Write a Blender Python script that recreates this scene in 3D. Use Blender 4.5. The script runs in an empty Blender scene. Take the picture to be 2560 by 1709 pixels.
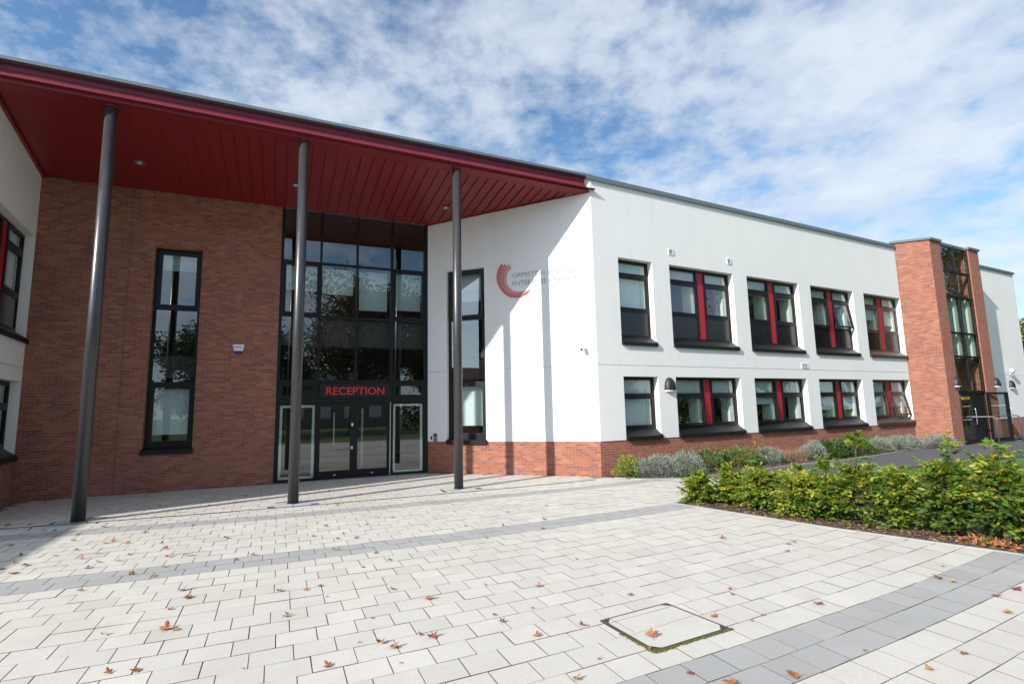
import bpy, math, random
import numpy as np
from mathutils import Vector, Matrix
random.seed(7)
RNG = np.random.default_rng(11)
S = 1.3                                    # survey units -> metres
scene = bpy.context.scene
COL = scene.collection

# ------------------------------------------------------------------ materials
def srgb(*c): return c
class NT:
    def __init__(self, name):
        self.m = bpy.data.materials.new(name); self.m.use_nodes = True
        self.t = self.m.node_tree; self.t.nodes.clear()
        self.out = self.n('ShaderNodeOutputMaterial')
    def n(self, typ, ins=None, **kw):
        nd = self.t.nodes.new(typ)
        for k, v in kw.items(): setattr(nd, k, v)
        for k, v in (ins or {}).items(): self.set(nd, k, v)
        return nd
    def set(self, nd, k, v):
        s = nd.inputs[k]
        if isinstance(v, bpy.types.NodeSocket): self.t.links.new(v, s)
        elif isinstance(v, bpy.types.Node): self.t.links.new(v.outputs[0], s)
        else: s.default_value = v
    def math(self, op, a, b=0.0, clamp=False):
        return self.n('ShaderNodeMath', {0: a, 1: b}, operation=op, use_clamp=clamp).outputs[0]
    def mix(self, fac, a, b, blend='MIX'):
        nd = self.n('ShaderNodeMix', data_type='RGBA', blend_type=blend)
        self.set(nd, 0, fac); self.set(nd, 6, a); self.set(nd, 7, b)
        return nd.outputs[2]
    def ramp(self, fac, stops, interp='LINEAR'):
        nd = self.n('ShaderNodeValToRGB', {0: fac}); cr = nd.color_ramp; cr.interpolation = interp
        while len(cr.elements) < len(stops): cr.elements.new(0.5)
        for e, (p, c) in zip(cr.elements, stops):
            e.position = p; e.color = (c, c, c, 1) if isinstance(c, (int, float)) else (*c[:3], 1)
        return nd.outputs[0]
    def noise(self, vec, scale, detail=3, rough=.55, dist=0.0):
        nd = self.n('ShaderNodeTexNoise', {'Scale': scale, 'Detail': detail, 'Roughness': rough, 'Distortion': dist})
        if vec is not None: self.set(nd, 'Vector', vec)
        return nd.outputs[0]
    def obj(self): return self.n('ShaderNodeTexCoord').outputs['Object']
    def uv(self): return self.n('ShaderNodeTexCoord').outputs['UV']
    def bump(self, h, strength=.3, dist=.01):
        return self.n('ShaderNodeBump', {'Height': h, 'Strength': strength, 'Distance': dist}).outputs[0]
    def finish(self, col, rough=.6, metal=0.0, normal=None, spec=.5, **more):
        b = self.n('ShaderNodeBsdfPrincipled', {'Base Color': col, 'Roughness': rough, 'Metallic': metal, 'Specular IOR Level': spec})
        for k, v in more.items(): self.set(b, k, v)
        if normal is not None: self.set(b, 'Normal', normal)
        self.t.links.new(b.outputs[0], self.out.inputs[0]); return b
def rgb(c): return (*c, 1.0)

M = {}
def painted(name, c, rough=.45, metal=0.0, var=.12, bump=.0, scale=6.0, spec=.5):
    k = NT(name); o = k.obj()
    f = k.noise(o, scale, 4)
    col = k.mix(f, rgb([x*(1-var) for x in c]), rgb([min(1, x*(1+var)) for x in c]))
    r = k.math('MULTIPLY_ADD', f, .15); k.t.nodes[-1].inputs[2].default_value = rough-.07
    nrm = k.bump(k.noise(o, scale*20, 2), bump, .004) if bump else None
    k.finish(col, r, metal, nrm, spec); M[name] = k.m; return k.m

painted('black_frame', (.008, .0085, .010), .42, 0, .2, spec=.3)
painted('brown_frame', (.05, .03, .027), .4, 0, .2)
painted('red_panel', (.42, .010, .022), .45, 0, .08)
painted('spandrel', (.010, .010, .012), .2, 0, .15)
painted('soffit_red', (.21, .012, .016), .38, 0, .14, scale=2.5)
painted('fascia_red', (.165, .020, .036), .38, 0, .10, scale=1.5)
painted('coping_grey', (.17, .20, .225), .42, .35, .12)
painted('column_grey', (.075, .073, .077), .32, .5, .10)
painted('steel', (.55, .55, .56), .3, .9, .1)
painted('dull_steel', (.17, .18, .20), .45, .6, .1)
painted('white_plastic', (.80, .80, .79), .35, 0, .03)
painted('black_plastic', (.012, .012, .014), .5, 0, .2)
painted('blue_plastic', (.01, .03, .16), .4, 0, .1)
painted('blue_print', (.03, .16, .42), .5, 0, .05)
painted('sign_red', (.62, .035, .03), .4, 0, .05)
painted('sign_board', (.012, .011, .014), .3, 0, .1)
painted('swoosh_dark', (.50, .085, .075), .32, 0, .06)
painted('swoosh_mid', (.54, .15, .15), .32, 0, .06)
painted('swoosh_light', (.58, .25, .235), .32, 0, .06)
painted('letter_white', (.39, .385, .375), .35, 0, .03)
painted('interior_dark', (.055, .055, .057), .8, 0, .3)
painted('interior_floor', (.12, .11, .10), .7, 0, .3)
painted('lining', (.62, .73, .63), .6, 0, .06)
painted('blind', (.50, .60, .61), .8, 0, .05)
painted('yellow_film', (.62, .40, .06), .5, 0, .1)
painted('roof_felt', (.10, .10, .11), .9, 0, .2)
painted('rust_iron', (.085, .060, .048), .75, .2, .5, .5, 25)
painted('twig', (.13, .095, .065), .85, 0, .3)
painted('bark', (.10, .085, .065), .95, 0, .35, .8, 5)
painted('terracotta', (.32, .42, .08), .6, 0, .1)
painted('flower', (.75, .18, .12), .6, 0, .2)

def m_render():
    k = NT('white_render'); o = k.obj()
    big = k.noise(o, .55, 5, .6); mid = k.noise(o, 5, 4)
    # faint vertical rain streaks below the coping and the sills
    mp = k.n('ShaderNodeMapping', {'Vector': o, 'Scale': (3.2, 3.2, .22)})
    st = k.noise(mp.outputs[0], 1.0, 4, .6)
    f = k.math('ADD', k.math('MULTIPLY', big, .5), k.math('ADD', k.math('MULTIPLY', mid, .2), k.math('MULTIPLY', st, .35)))
    col = k.ramp(f, [(.28, (.735, .725, .70)), (.50, (.805, .80, .78)), (.75, (.84, .835, .815))])
    k.finish(col, .88, 0, k.bump(k.noise(o, 160, 3), .22, .004), .25); M['render'] = k.m
m_render()

def m_brick(name, lo, hi, dark, mortar):
    k = NT(name); uv = k.uv()
    br = k.n('ShaderNodeTexBrick', {'Vector': uv, 'Color1': (0, 0, 0, 1), 'Color2': (1, 1, 1, 1), 'Mortar': (.5, .5, .5, 1), 'Scale': 1.0,
             'Mortar Size': .0055, 'Mortar Smooth': .15, 'Bias': 0.0, 'Brick Width': .225, 'Row Height': .075}, offset=.5)
    r = br.outputs[0]; fac = br.outputs[1]
    cl = k.noise(uv, .9, 3)
    rr = k.math('ADD', r, k.math('MULTIPLY', k.math('SUBTRACT', cl, .5), .38))
    bc = k.ramp(rr, [(0, dark), (.02, dark), (.07, lo), (.55, [(a+b)/2 for a, b in zip(lo, hi)]), (.9, hi), (1, [min(1, x*1.12) for x in hi])])
    grain = k.noise(uv, 70, 4, .7)
    bc = k.mix(.55, bc, k.ramp(grain, [(.25, .60), (.75, 1.25)]), 'MULTIPLY')
    # pale salts drifting over part of the wall
    sa = k.ramp(k.noise(uv, .55, 6, .62, .8), [(.60, 0.0), (.76, .20)])
    bc = k.mix(sa, bc, (.62, .48, .42, 1))
    mc = k.mix(k.noise(uv, 3, 3), rgb([x*.8 for x in mortar]), rgb(mortar))
    col = k.mix(fac, bc, mc)
    h = k.math('ADD', k.math('MULTIPLY', k.math('SUBTRACT', 1.0, fac), 1.0), k.math('MULTIPLY', grain, .35))
    k.finish(col, .85, 0, k.bump(h, .55, .006), .3); M[name] = k.m
m_brick('brick', (.265, .092, .060), (.385, .145, .092), (.19, .092, .085), (.33, .26, .215))
m_brick('brick_plain', (.30, .088, .055), (.39, .125, .080), (.23, .078, .058), (.42, .33, .27))

def m_paver(name, c, speck):
    k = NT(name); o = k.obj()
    tint = k.n('ShaderNodeAttribute', attribute_name='tint').outputs['Fac']
    g1 = k.noise(o, 170, 2, .8); g2 = k.n('ShaderNodeTexVoronoi', {'Vector': o, 'Scale': 240.0}).outputs['Distance']
    st = k.noise(o, 1.3, 5, .6); st2 = k.noise(o, 6, 4, .6)
    col = k.mix(tint, rgb([x*.92 for x in c]), rgb([x*1.07 for x in c]))
    col = k.mix(speck, col, k.ramp(g1, [(.30, .45), (.46, .95), (.62, 1.05), (.75, 1.35)]), 'MULTIPLY')
    col = k.mix(.5, col, k.ramp(g2, [(.0, .75), (.25, 1.0)]), 'MULTIPLY')
    col = k.mix(k.ramp(st, [(.44, 0.0), (.74, .34)]), col, rgb([x*.74 for x in (c[0], c[1]*.98, c[2]*.94)]))
    col = k.mix(k.ramp(st2, [(.62, 0.0), (.8, .25)]), col, rgb([x*.6 for x in c]))
    sp = k.n('ShaderNodeTexVoronoi', {'Vector': o, 'Scale': 1.7, 'Randomness': 1.0}).outputs['Distance']     # old gum and oil spots
    col = k.mix(k.ramp(sp, [(.022, .42), (.034, 0.0)]), col, rgb([x*.45 for x in c]))
    big = k.noise(o, .45, 6, .7, .6)
    col = k.mix(k.ramp(big, [(.50, 0.0), (.72, .30)]), col, rgb((c[0]*.70, c[1]*.70, c[2]*.68)))
    k.finish(col, .85, 0, k.bump(k.math('ADD', g1, k.math('MULTIPLY', g2, .5)), .35, .003), .3); M[name] = k.m
m_paver('paver_light', (.54, .513, .463), .8)
m_paver('paver_grey', (.362, .358, .350), .9)
m_paver('paver_blue', (.40, .42, .44), .5)
def m_joint():
    k = NT('joint'); o = k.obj()
    f = k.noise(o, 1.6, 5, .65); g = k.noise(o, 60, 3)
    col = k.ramp(k.math('ADD', k.math('MULTIPLY', f, .75), k.math('MULTIPLY', g, .25)), [(.40, (.20, .18, .15)), (.52, (.14, .12, .095)), (.60, (.055, .07, .02)), (.72, (.07, .10, .02))])
    k.finish(col, .95, 0, k.bump(g, .6, .01)); M['joint'] = k.m
m_joint()
def m_asphalt():
    k = NT('asphalt'); o = k.obj()
    f = k.noise(o, 1.1, 5, .6); g = k.noise(o, 140, 3, .8)
    col = k.mix(f, (.062, .061, .064, 1), (.10, .098, .102, 1))
    col = k.mix(.7, col, k.ramp(g, [(.3, .6), (.7, 1.4)]), 'MULTIPLY')
    k.finish(col, .85, 0, k.bump(g, .5, .006)); M['asphalt'] = k.m
m_asphalt()
def m_soil(name, a, b, sc):
    k = NT(name); o = k.obj()
    f = k.noise(o, sc, 6, .7); v = k.n('ShaderNodeTexVoronoi', {'Vector': o, 'Scale': 38.0}).outputs['Color']
    col = k.mix(.45, k.mix(f, rgb(a), rgb(b)), v, 'MULTIPLY')
    k.finish(col, .95, 0, k.bump(f, .8, .03)); M[name] = k.m
m_soil('soil', (.05, .035, .024), (.16, .105, .07), 9)
def m_grass():
    k = NT('grass'); o = k.obj()
    f = k.noise(o, .35, 5, .6); g = k.noise(o, 22, 4, .7)
    col = k.mix(f, (.055, .10, .020, 1), (.095, .155, .030, 1))
    col = k.mix(.6, col, k.ramp(g, [(.3, .55), (.7, 1.3)]), 'MULTIPLY')
    k.finish(col, .9, 0, k.bump(g, .6, .03)); M['grass'] = k.m
m_grass()
def m_leaf(name, stops, rough=.42, trans=.42, spec=.45):
    k = NT(name)
    t = k.n('ShaderNodeAttribute', attribute_name='tint').outputs['Fac']
    col = k.ramp(t, stops)
    g = k.noise(k.obj(), 40, 2)
    col = k.mix(.35, col, k.ramp(g, [(.3, .75), (.7, 1.2)]), 'MULTIPLY')
    b = k.n('ShaderNodeBsdfPrincipled', {'Base Color': col, 'Roughness': rough, 'Specular IOR Level': spec})
    tr = k.n('ShaderNodeBsdfTranslucent', {'Color': col})
    mx = k.n('ShaderNodeMixShader', {0: trans, 1: b.outputs[0], 2: tr.outputs[0]})
    k.t.links.new(mx.outputs[0], k.out.inputs[0]); M[name] = k.m
m_leaf('beech_leaf', [(0, (.30, .10, .03)), (.02, (.045, .105, .022)), (.35, (.085, .175, .026)), (.62, (.16, .27, .030)), (.86, (.32, .38, .035)), (.97, (.46, .40, .035)), (1, (.45, .15, .03))])
m_leaf('santolina', [(0, (.13, .16, .12)), (.5, (.21, .26, .21)), (1, (.32, .37, .30))], .7, .15)
m_leaf('shrub_leaf', [(0, (.035, .075, .02)), (.5, (.07, .13, .03)), (1, (.15, .20, .05))], .5, .25)
m_leaf('lime_leaf', [(0, (.10, .17, .02)), (.5, (.22, .30, .03)), (1, (.36, .38, .04))], .5, .3)
m_leaf('dry_grass', [(0, (.20, .13, .07)), (.5, (.36, .25, .15)), (1, (.48, .37, .24))], .8, .2)
m_leaf('tree_green', [(0, (.022, .045, .010)), (.5, (.045, .080, .016)), (1, (.10, .12, .02))], .55, .25)
m_leaf('tree_autumn', [(0, (.045, .055, .012)), (.4, (.085, .075, .018)), (.75, (.17, .085, .022)), (1, (.24, .10, .025))], .55, .25)
m_leaf('tree_gold', [(0, (.06, .085, .015)), (.5, (.15, .16, .02)), (1, (.34, .26, .03))], .55, .3)
m_leaf('fallen_brown', [(0, (.20, .075, .03)), (.5, (.33, .13, .05)), (1, (.42, .19, .08))], .6, .15)
m_leaf('fallen_yellow', [(0, (.34, .17, .03)), (1, (.52, .32, .06))], .6, .2)
m_leaf('fallen_red', [(0, (.20, .03, .02)), (1, (.34, .06, .035))], .6, .15)
m_leaf('lawn_blade', [(0, (.05, .11, .018)), (1, (.11, .18, .03))], .6, .3)
m_leaf('moss', [(0, (.05, .065, .012)), (1, (.12, .15, .02))], .95, .05)
m_leaf('bark_chip', [(0, (.05, .03, .02)), (.6, (.17, .10, .062)), (1, (.33, .22, .15))], .9, 0.0)

def m_glass(name, tint, ior):
    k = NT(name)
    back = k.n('ShaderNodeNewGeometry').outputs['Backfacing']     # a pane has the same reflectance from both sides
    ri = k.n('ShaderNodeMix', data_type='FLOAT'); k.set(ri, 0, back); k.set(ri, 2, ior); k.set(ri, 3, 1/ior)
    fr = k.n('ShaderNodeFresnel', {'IOR': ri.outputs[0]}).outputs[0]
    o = k.obj()
    nrm = k.bump(k.noise(o, .6, 1, .4), .006, .04)          # slight pane distortion
    gl = k.n('ShaderNodeBsdfGlossy', {'Color': (.92, .95, .97, 1), 'Roughness': 0.0, 'Normal': nrm})
    tr = k.n('ShaderNodeBsdfTransparent', {'Color': rgb(tint)})
    mx = k.n('ShaderNodeMixShader', {0: fr, 1: tr.outputs[0], 2: gl.outputs[0]})
    k.t.links.new(mx.outputs[0], k.out.inputs[0]); M[name] = k.m
m_glass('glass', (.96, .99, .975), 2.15)
m_glass('glass_tint', (.84, .91, .90), 2.35)
m_glass('glass_clear', (.86, .92, .89), 1.7)

# ------------------------------------------------------------------ mesh helpers
class Frame:
    """A wall plane: u runs A->B, o points out of the wall, z up."""
    def __init__(self, A, B):
        self.A = np.array([A[0], A[1], 0.0]); d = np.array([B[0]-A[0], B[1]-A[1], 0.0])
        self.L = float(np.linalg.norm(d)); self.u = d/self.L; self.n = np.array([self.u[1], -self.u[0], 0.0])
    def p(self, u, o, z):
        v = self.A+self.u*u+self.n*o; return (v[0], v[1], z)
WORLD = Frame((0, 0), (1, 0)); WORLD.n = np.array([0, 1.0, 0])

class MB:
    """Collects shapes; build() links them as ONE mesh object."""
    def __init__(self): self.v = []; self.f = []; self.uv = []; self.sm = []
    def poly(self, pts, uvs=None, smooth=False):
        i = len(self.v); self.v += [tuple(p) for p in pts]; self.f.append(tuple(range(i, i+len(pts))))
        self.uv.append(uvs or [(p[0]*S, p[1]*S) for p in pts]); self.sm.append(smooth)
    def quad(self, fr, c, axis):
        """c: four (u,o,z) corners; axis names which local pair becomes the uv."""
        ix = {'uz': (0, 2), 'oz': (1, 2), 'uo': (0, 1)}[axis]
        self.poly([fr.p(*q) for q in c], [(q[ix[0]]*S, q[ix[1]]*S) for q in c])
    def box(self, fr, u0, u1, o0, o1, z0, z1, skip='', xf=None):
        g = xf or (lambda u, o, z: (u, o, z))
        c = lambda *q: [g(*t) for t in q]
        F = {'f': (c((u0, o1, z0), (u1, o1, z0), (u1, o1, z1), (u0, o1, z1)), 'uz'),
             'b': (c((u1, o0, z0), (u0, o0, z0), (u0, o0, z1), (u1, o0, z1)), 'uz'),
             'l': (c((u0, o0, z0), (u0, o1, z0), (u0, o1, z1), (u0, o0, z1)), 'oz'),
             'r': (c((u1, o1, z0), (u1, o0, z0), (u1, o0, z1), (u1, o1, z1)), 'oz'),
             't': (c((u0, o1, z1), (u1, o1, z1), (u1, o0, z1), (u0, o0, z1)), 'uo'),
             'd': (c((u0, o0, z0), (u1, o0, z0), (u1, o1, z0), (u0, o1, z0)), 'uo')}
        for k, (q, ax) in F.items():
            if k not in skip: self.quad(fr, q, ax)
    def prism(self, fr, prof, u0, u1):
        """prof: (o,z) polygon, extruded along u."""
        n = len(prof)
        for i in range(n):
            a, b = prof[i], prof[(i+1) % n]
            self.poly([fr.p(u0, *a), fr.p(u1, *a), fr.p(u1, *b), fr.p(u0, *b)])
        self.poly([fr.p(u0, *q) for q in prof][::-1]); self.poly([fr.p(u1, *q) for q in prof])
    def slab(self, pts, z0, z1):
        """plan polygon (x,y) between two heights."""
        n = len(pts)
        self.poly([(x, y, z1) for x, y in pts]); self.poly([(x, y, z0) for x, y in pts][::-1])
        for i in range(n):
            a, b = pts[i], pts[(i+1) % n]
            self.poly([(*a, z0), (*b, z0), (*b, z1), (*a, z1)])
    def tube(self, path, rad, seg=8, cap=True):
        path = [np.array(p, float) for p in path]; n = len(path)
        rad = rad if hasattr(rad, '__len__') else [rad]*n
        base = len(self.v); prev = None
        for i, p in enumerate(path):
            t = path[min(i+1, n-1)]-path[max(i-1, 0)]; t /= (np.linalg.norm(t)+1e-9)
            a = prev if prev is not None else (np.array([0, 0, 1.0]) if abs(t[2]) < .9 else np.array([1.0, 0, 0]))
            x = a-t*(a@t); x /= (np.linalg.norm(x)+1e-9); y = np.cross(t, x); prev = x
            for k in range(seg):
                w = 2*math.pi*k/seg; self.v.append(tuple(p+rad[i]*(x*math.cos(w)+y*math.sin(w))))
        for i in range(n-1):
            for k in range(seg):
                a = base+i*seg+k; b = base+i*seg+(k+1) % seg
                self.f.append((a, b, b+seg, a+seg)); self.uv.append([(k/seg, i), ((k+1)/seg, i), ((k+1)/seg, i+1), (k/seg, i+1)]); self.sm.append(True)
        if cap:
            for o_, rv in ((base, True), (base+(n-1)*seg, False)):
                q = list(range(o_, o_+seg)); self.f.append(tuple(q[::-1] if rv else q)); self.uv.append([(0, 0)]*seg); self.sm.append(False)
    def build(self, name, mat, parent=None, at=None, bevel=0.0):
        """at: origin in survey units (the mesh is stored relative to it)."""
        at = at if at is not None else ((parent['_at'] if parent is not None and '_at' in parent else (0, 0, 0)))
        at = tuple(at); me = bpy.data.meshes.new(name)
        V = (np.array(self.v, float)-np.array(at))*S
        me.from_pydata(V.tolist(), [], self.f)
        uvl = me.uv_layers.new(name='UVMap'); flat = [c for f in self.uv for q in f for c in q]
        uvl.data.foreach_set('uv', flat)
        me.polygons.foreach_set('use_smooth', self.sm)
        me.materials.append(mat if not isinstance(mat, str) else M[mat]); me.update()
        o = bpy.data.objects.new(name, me); COL.objects.link(o)
        if parent is None: o.location = [c*S for c in at]; o['_at'] = at
        else:
            o.parent = parent; pa = ROOTAT[parent.name]; o.location = [(a-b)*S for a, b in zip(at, pa)]
        ROOTAT[o.name] = at
        if bevel:
            md = o.modifiers.new('edge', 'BEVEL'); md.width = bevel*S; md.segments = 2; md.limit_method = 'ANGLE'
        return o
ROOTAT = {}
def empty(name, at, label=None, cat=None, group=None):
    o = bpy.data.objects.new(name, None); COL.objects.link(o); o.location = [c*S for c in at]; o.empty_display_size = .3
    ROOTAT[o.name] = tuple(at); o['_at'] = tuple(at)
    tag(o, label, cat, group); return o
def tag(o, label=None, cat=None, group=None, kind=None):
    for k, v in (('label', label), ('category', cat), ('group', group), ('kind', kind)):
        if v: o[k] = v
    return o
def np_mesh(name, verts, faces, mat, tint=None, parent=None, at=(0, 0, 0), smooth=False, link=True, mat2=None, mi=None):
    """verts Nx3, faces MxK, one tint value per face."""
    me = bpy.data.meshes.new(name); n, k = faces.shape
    me.vertices.add(len(verts)); me.vertices.foreach_set('co', ((verts-np.array(at))*S).astype(np.float32).ravel())
    me.loops.add(n*k); me.loops.foreach_set('vertex_index', faces.astype(np.int32).ravel())
    me.polygons.add(n); me.polygons.foreach_set('loop_start', np.arange(0, n*k, k, dtype=np.int32)); me.polygons.foreach_set('loop_total', np.full(n, k, np.int32))
    me.polygons.foreach_set('use_smooth', np.full(n, bool(smooth)))
    me.update(calc_edges=True); me.validate()
    if tint is not None:
        a = me.attributes.new('tint', 'FLOAT', 'FACE'); a.data.foreach_set('value', np.asarray(tint, np.float32))
    me.materials.append(M[mat])
    if mat2: me.materials.append(M[mat2]); me.polygons.foreach_set('material_index', np.asarray(mi, np.int32))
    if not link: return me
    o = bpy.data.objects.new(name, me); COL.objects.link(o)
    if parent is None: o.location = [c*S for c in at]; o['_at'] = tuple(at)
    else: o.parent = parent; pa = ROOTAT[parent.name]; o.location = [(a-b)*S for a, b in zip(at, pa)]
    ROOTAT[o.name] = tuple(at); return o

# ------------------------------------------------------------------ plan of the place (survey units)
YB = 13.5207
B0 = (-4.7331, YB); B1 = (-.0854, YB); B2 = (3.5661, YB)
C = (6.8903, 10.4919); T = (20.6905, 11.38); TF = (21.4574, 10.6041)
DT = np.array([.99793558, .06422286])
LC = (-4.42, 10.28)
FS = Frame(C, T); SW = Frame(B2, C); BW = Frame((0, YB), (1, YB)); LW = Frame(LC, B0)
LF = Frame((-18.2, 11.1), LC); TL = Frame(T, TF); TQ = Frame(TF, (TF[0]+DT[0], TF[1]+DT[1]))
FE = 23.753                                            # far end of the long front, along FS
ZT = 7.25; ZP = .80; ZG = 2.608; ZS_BACK = 6.637; Y_FRONT = 10.36; ZS_FRONT = 6.925
def soffit_z(y): return ZS_BACK+(ZS_FRONT-ZS_BACK)*(YB-y)/(YB-Y_FRONT)
BP = (1.0, YB, 0)
school = empty('school_building', BP, 'two storey white rendered and red brick school with a deep red entrance canopy', 'school')

# ------------------------------------------------------------------ walls
def wall(name, fr, u0, u1, z0, z1, holes, mat, groove=None, face=0.0, depth=.27, top=None, parent=school):
    m = MB()
    us = sorted({u0, u1, *[h[0] for h in holes], *[h[1] for h in holes]}); us = [u for u in us if u0-1e-6 <= u <= u1+1e-6]
    zs = {z0, z1, *[h[2] for h in holes], *[h[3] for h in holes]}
    if groove: zs |= {groove-.005, groove+.005}
    zs = sorted(z for z in zs if z0-1e-6 <= z <= z1+1e-6)
    for a, b in zip(us, us[1:]):
        for c, d in zip(zs, zs[1:]):
            mu, mz = (a+b)/2, (c+d)/2
            if any(h[0] < mu < h[1] and h[2] < mz < h[3] for h in holes): continue
            o = face-.012 if groove and abs(mz-groove) < .004 else face
            m.quad(fr, [(a, o, c), (b, o, c), (b, o, d), (a, o, d)], 'uz')
    for h in holes:
        a, b, c, d = max(h[0], u0), min(h[1], u1), h[2], h[3]; q = face-depth
        if h[0] > u0+1e-4: m.quad(fr, [(a, q, c), (a, face, c), (a, face, d), (a, q, d)][::-1], 'oz')
        if h[1] < u1-1e-4: m.quad(fr, [(b, face, c), (b, q, c), (b, q, d), (b, face, d)][::-1], 'oz')
        m.quad(fr, [(a, q, d), (b, q, d), (b, face, d), (a, face, d)], 'uo')
        m.quad(fr, [(a, face, c), (b, face, c), (b, q, c), (a, q, c)], 'uo')
    # ends, top and base give the wall its thickness
    q = face-depth
    m.quad(fr, [(u0, q, z0), (u0, face, z0), (u0, face, z1), (u0, q, z1)], 'oz')
    m.quad(fr, [(u1, face, z0), (u1, q, z0), (u1, q, z1), (u1, face, z1)], 'oz')
    m.quad(fr, [(u0, face, z1), (u1, face, z1), (u1, q, z1), (u0, q, z1)], 'uo')
    return m.build(name, mat, parent)

DBL = [(2.49, 4.94), (5.53, 7.93), (8.53, 10.87), (11.49, FS.L)]
UP = (3.11, 5.33); LO = (.80, 2.335)
holes = [(.77, 1.89, *UP), (.77, 1.89, *LO)]+[(a, b, *UP) for a, b in DBL]+[(a, b, *LO) for a, b in DBL]
w = wall('rendered_wall', FS, 0, FS.L, ZP, ZT, holes, 'render', ZG)
wall('brick_plinth', FS, 0.002, FS.L, -.06, ZP-.004, [], 'brick_plain', None, -.014, .2)
far = wall('rendered_wall', FS, FS.L+.9, FE, ZP, ZT, [], 'render', ZG)
wall('brick_plinth', FS, FS.L+.9, FE-.012, -.06, ZP-.004, [], 'brick_plain', None, -.014, .2)
SWH = (.56, 1.635, .74, 5.29)
wall('rendered_wall', SW, 0, SW.L-.001, ZP, ZT, [(SWH[0], SWH[1], ZP, SWH[3])], 'render', ZG)
wall('brick_plinth', SW, 0, SW.L-.012, -.06, ZP-.004, [], 'brick', None, -.014, .2)
LWIN = (LW.L-2.36, LW.L)
wall('rendered_wall', LW, 0, LW.L, ZP, ZT, [(*LWIN, *UP), (*LWIN, *LO)], 'render', ZG)
wall('brick_plinth', LW, .012, LW.L, -.06, ZP-.004, [], 'brick', None, -.014, .2)
wall('rendered_wall', LF, 0, LF.L-.001, ZP, ZT, [], 'render', ZG)
wall('brick_plinth', LF, 0, LF.L-.012, -.06, ZP-.004, [], 'brick_plain', None, -.014, .2)
TW = (-2.655, -1.73, .80, 5.37)
wall('brick_wall', BW, -5.2, B1[0], -.06, 6.66, [TW], 'brick')
m = MB(); m.box(BW, -3.115, -3.105, -.005, .0015, 0.0, 6.63, 'b'); m.build('movement_joint', 'brown_frame', school)
# the wing that stands out on the left beyond the picture and shades the paving
m = MB(); m.slab([(-16, -9), (-9.62, -9), (-9.62, 10.74), (-16, 10.95)], -.05, 3.92); m.build('side_wing', 'brick', school)
# rear walls and roofs close the block
m = MB(); m.slab([(-26, 26), (30.3, 26), (30.3, 26.3), (-26, 26.3)], -.05, 7.1); m.build('rear_wall', 'render', school)
m = MB()
ex = (C[0]+DT[0]*FE, C[1]+DT[1]*FE)
e0, e1 = FS.p(FE-.002, -.272, 0), FS.p(FE-.28, -.272, 0); m.slab([(e0[0], e0[1]), (ex[0]-.9, 26), (ex[0]-1.2, 26), (e1[0], e1[1])], -.05, ZT); m.build('end_wall', 'render', school)
m = MB()
m.slab([(-26, 11.25), (-18.2, 11.2), (-4.6, 10.5), (-4.95, YB+.1), (B2[0]+.1, YB+.1), (C[0]+.1, C[1]+.15), (T[0], T[1]+.15), (ex[0]-.3, ex[1]+.15), (29.5, 26), (-26, 26)], 7.10, 7.18)
m.build('roof', 'roof_felt', school)
def coping(fr, u0, u1, z=ZT, ov=.055, back=-.32, h=.075):
    m = MB(); m.box(fr, u0, u1, back, ov, z+.002, z+h); m.box(fr, u0, u1, ov-.012, ov+.002, z-.035, z+.0015, 't')
    return m.build('coping', 'coping_grey', school)
coping(FS, -.13, FS.L-.03); coping(FS, FS.L+.9, FE+.05); coping(LF, 0, LF.L+.1)

# interior: dim rooms behind the glass
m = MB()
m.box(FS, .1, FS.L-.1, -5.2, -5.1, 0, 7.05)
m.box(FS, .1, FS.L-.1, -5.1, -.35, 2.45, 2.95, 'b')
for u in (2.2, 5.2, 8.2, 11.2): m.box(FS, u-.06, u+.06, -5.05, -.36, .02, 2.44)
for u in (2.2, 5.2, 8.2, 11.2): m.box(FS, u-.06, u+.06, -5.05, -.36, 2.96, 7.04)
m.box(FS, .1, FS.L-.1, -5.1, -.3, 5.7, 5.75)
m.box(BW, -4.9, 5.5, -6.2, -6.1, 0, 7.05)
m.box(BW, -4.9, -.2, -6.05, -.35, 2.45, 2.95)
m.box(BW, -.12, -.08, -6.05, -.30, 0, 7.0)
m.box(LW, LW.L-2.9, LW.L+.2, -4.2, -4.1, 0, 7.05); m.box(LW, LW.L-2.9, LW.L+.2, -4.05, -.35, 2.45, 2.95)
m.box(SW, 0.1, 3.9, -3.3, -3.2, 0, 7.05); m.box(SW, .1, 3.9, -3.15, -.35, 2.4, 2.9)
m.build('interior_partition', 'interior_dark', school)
m = MB(); m.slab([(-9, YB+.28), (3.8, YB+.28), (7.2, 10.9), (28, 12.3), (28, 20), (-9, 20)], -.03, .012); m.build('interior_floor', 'interior_floor', school)

# ------------------------------------------------------------------ windows
def tilt(ang, ztop, opiv):
    s, c = math.sin(ang), math.cos(ang)
    def g(u, o, z):
        dz = ztop-z; do = o-opiv
        return (u, opiv+do*c+dz*s, ztop-dz*c+do*s)
    return g
def ring(m, fr, u0, u1, z0, z1, w, o0, o1, xf=None):
    m.box(fr, u0, u0+w, o0, o1, z0, z1, '', xf); m.box(fr, u1-w, u1, o0, o1, z0, z1, '', xf)
    m.box(fr, u0+w, u1-w, o0, o1, z1-w, z1, 'lr', xf); m.box(fr, u0+w, u1-w, o0, o1, z0, z0+w, 'lr', xf)
def pane(fr, u0, u1, z0, z1, o, parent, mat='glass', xf=None, name='pane'):
    g = xf or (lambda *q: q); m = MB()
    m.quad(fr, [g(u0, o, z0), g(u1, o, z0), g(u1, o, z1), g(u0, o, z1)], 'uz'); return m.build(name, mat, parent)
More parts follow.
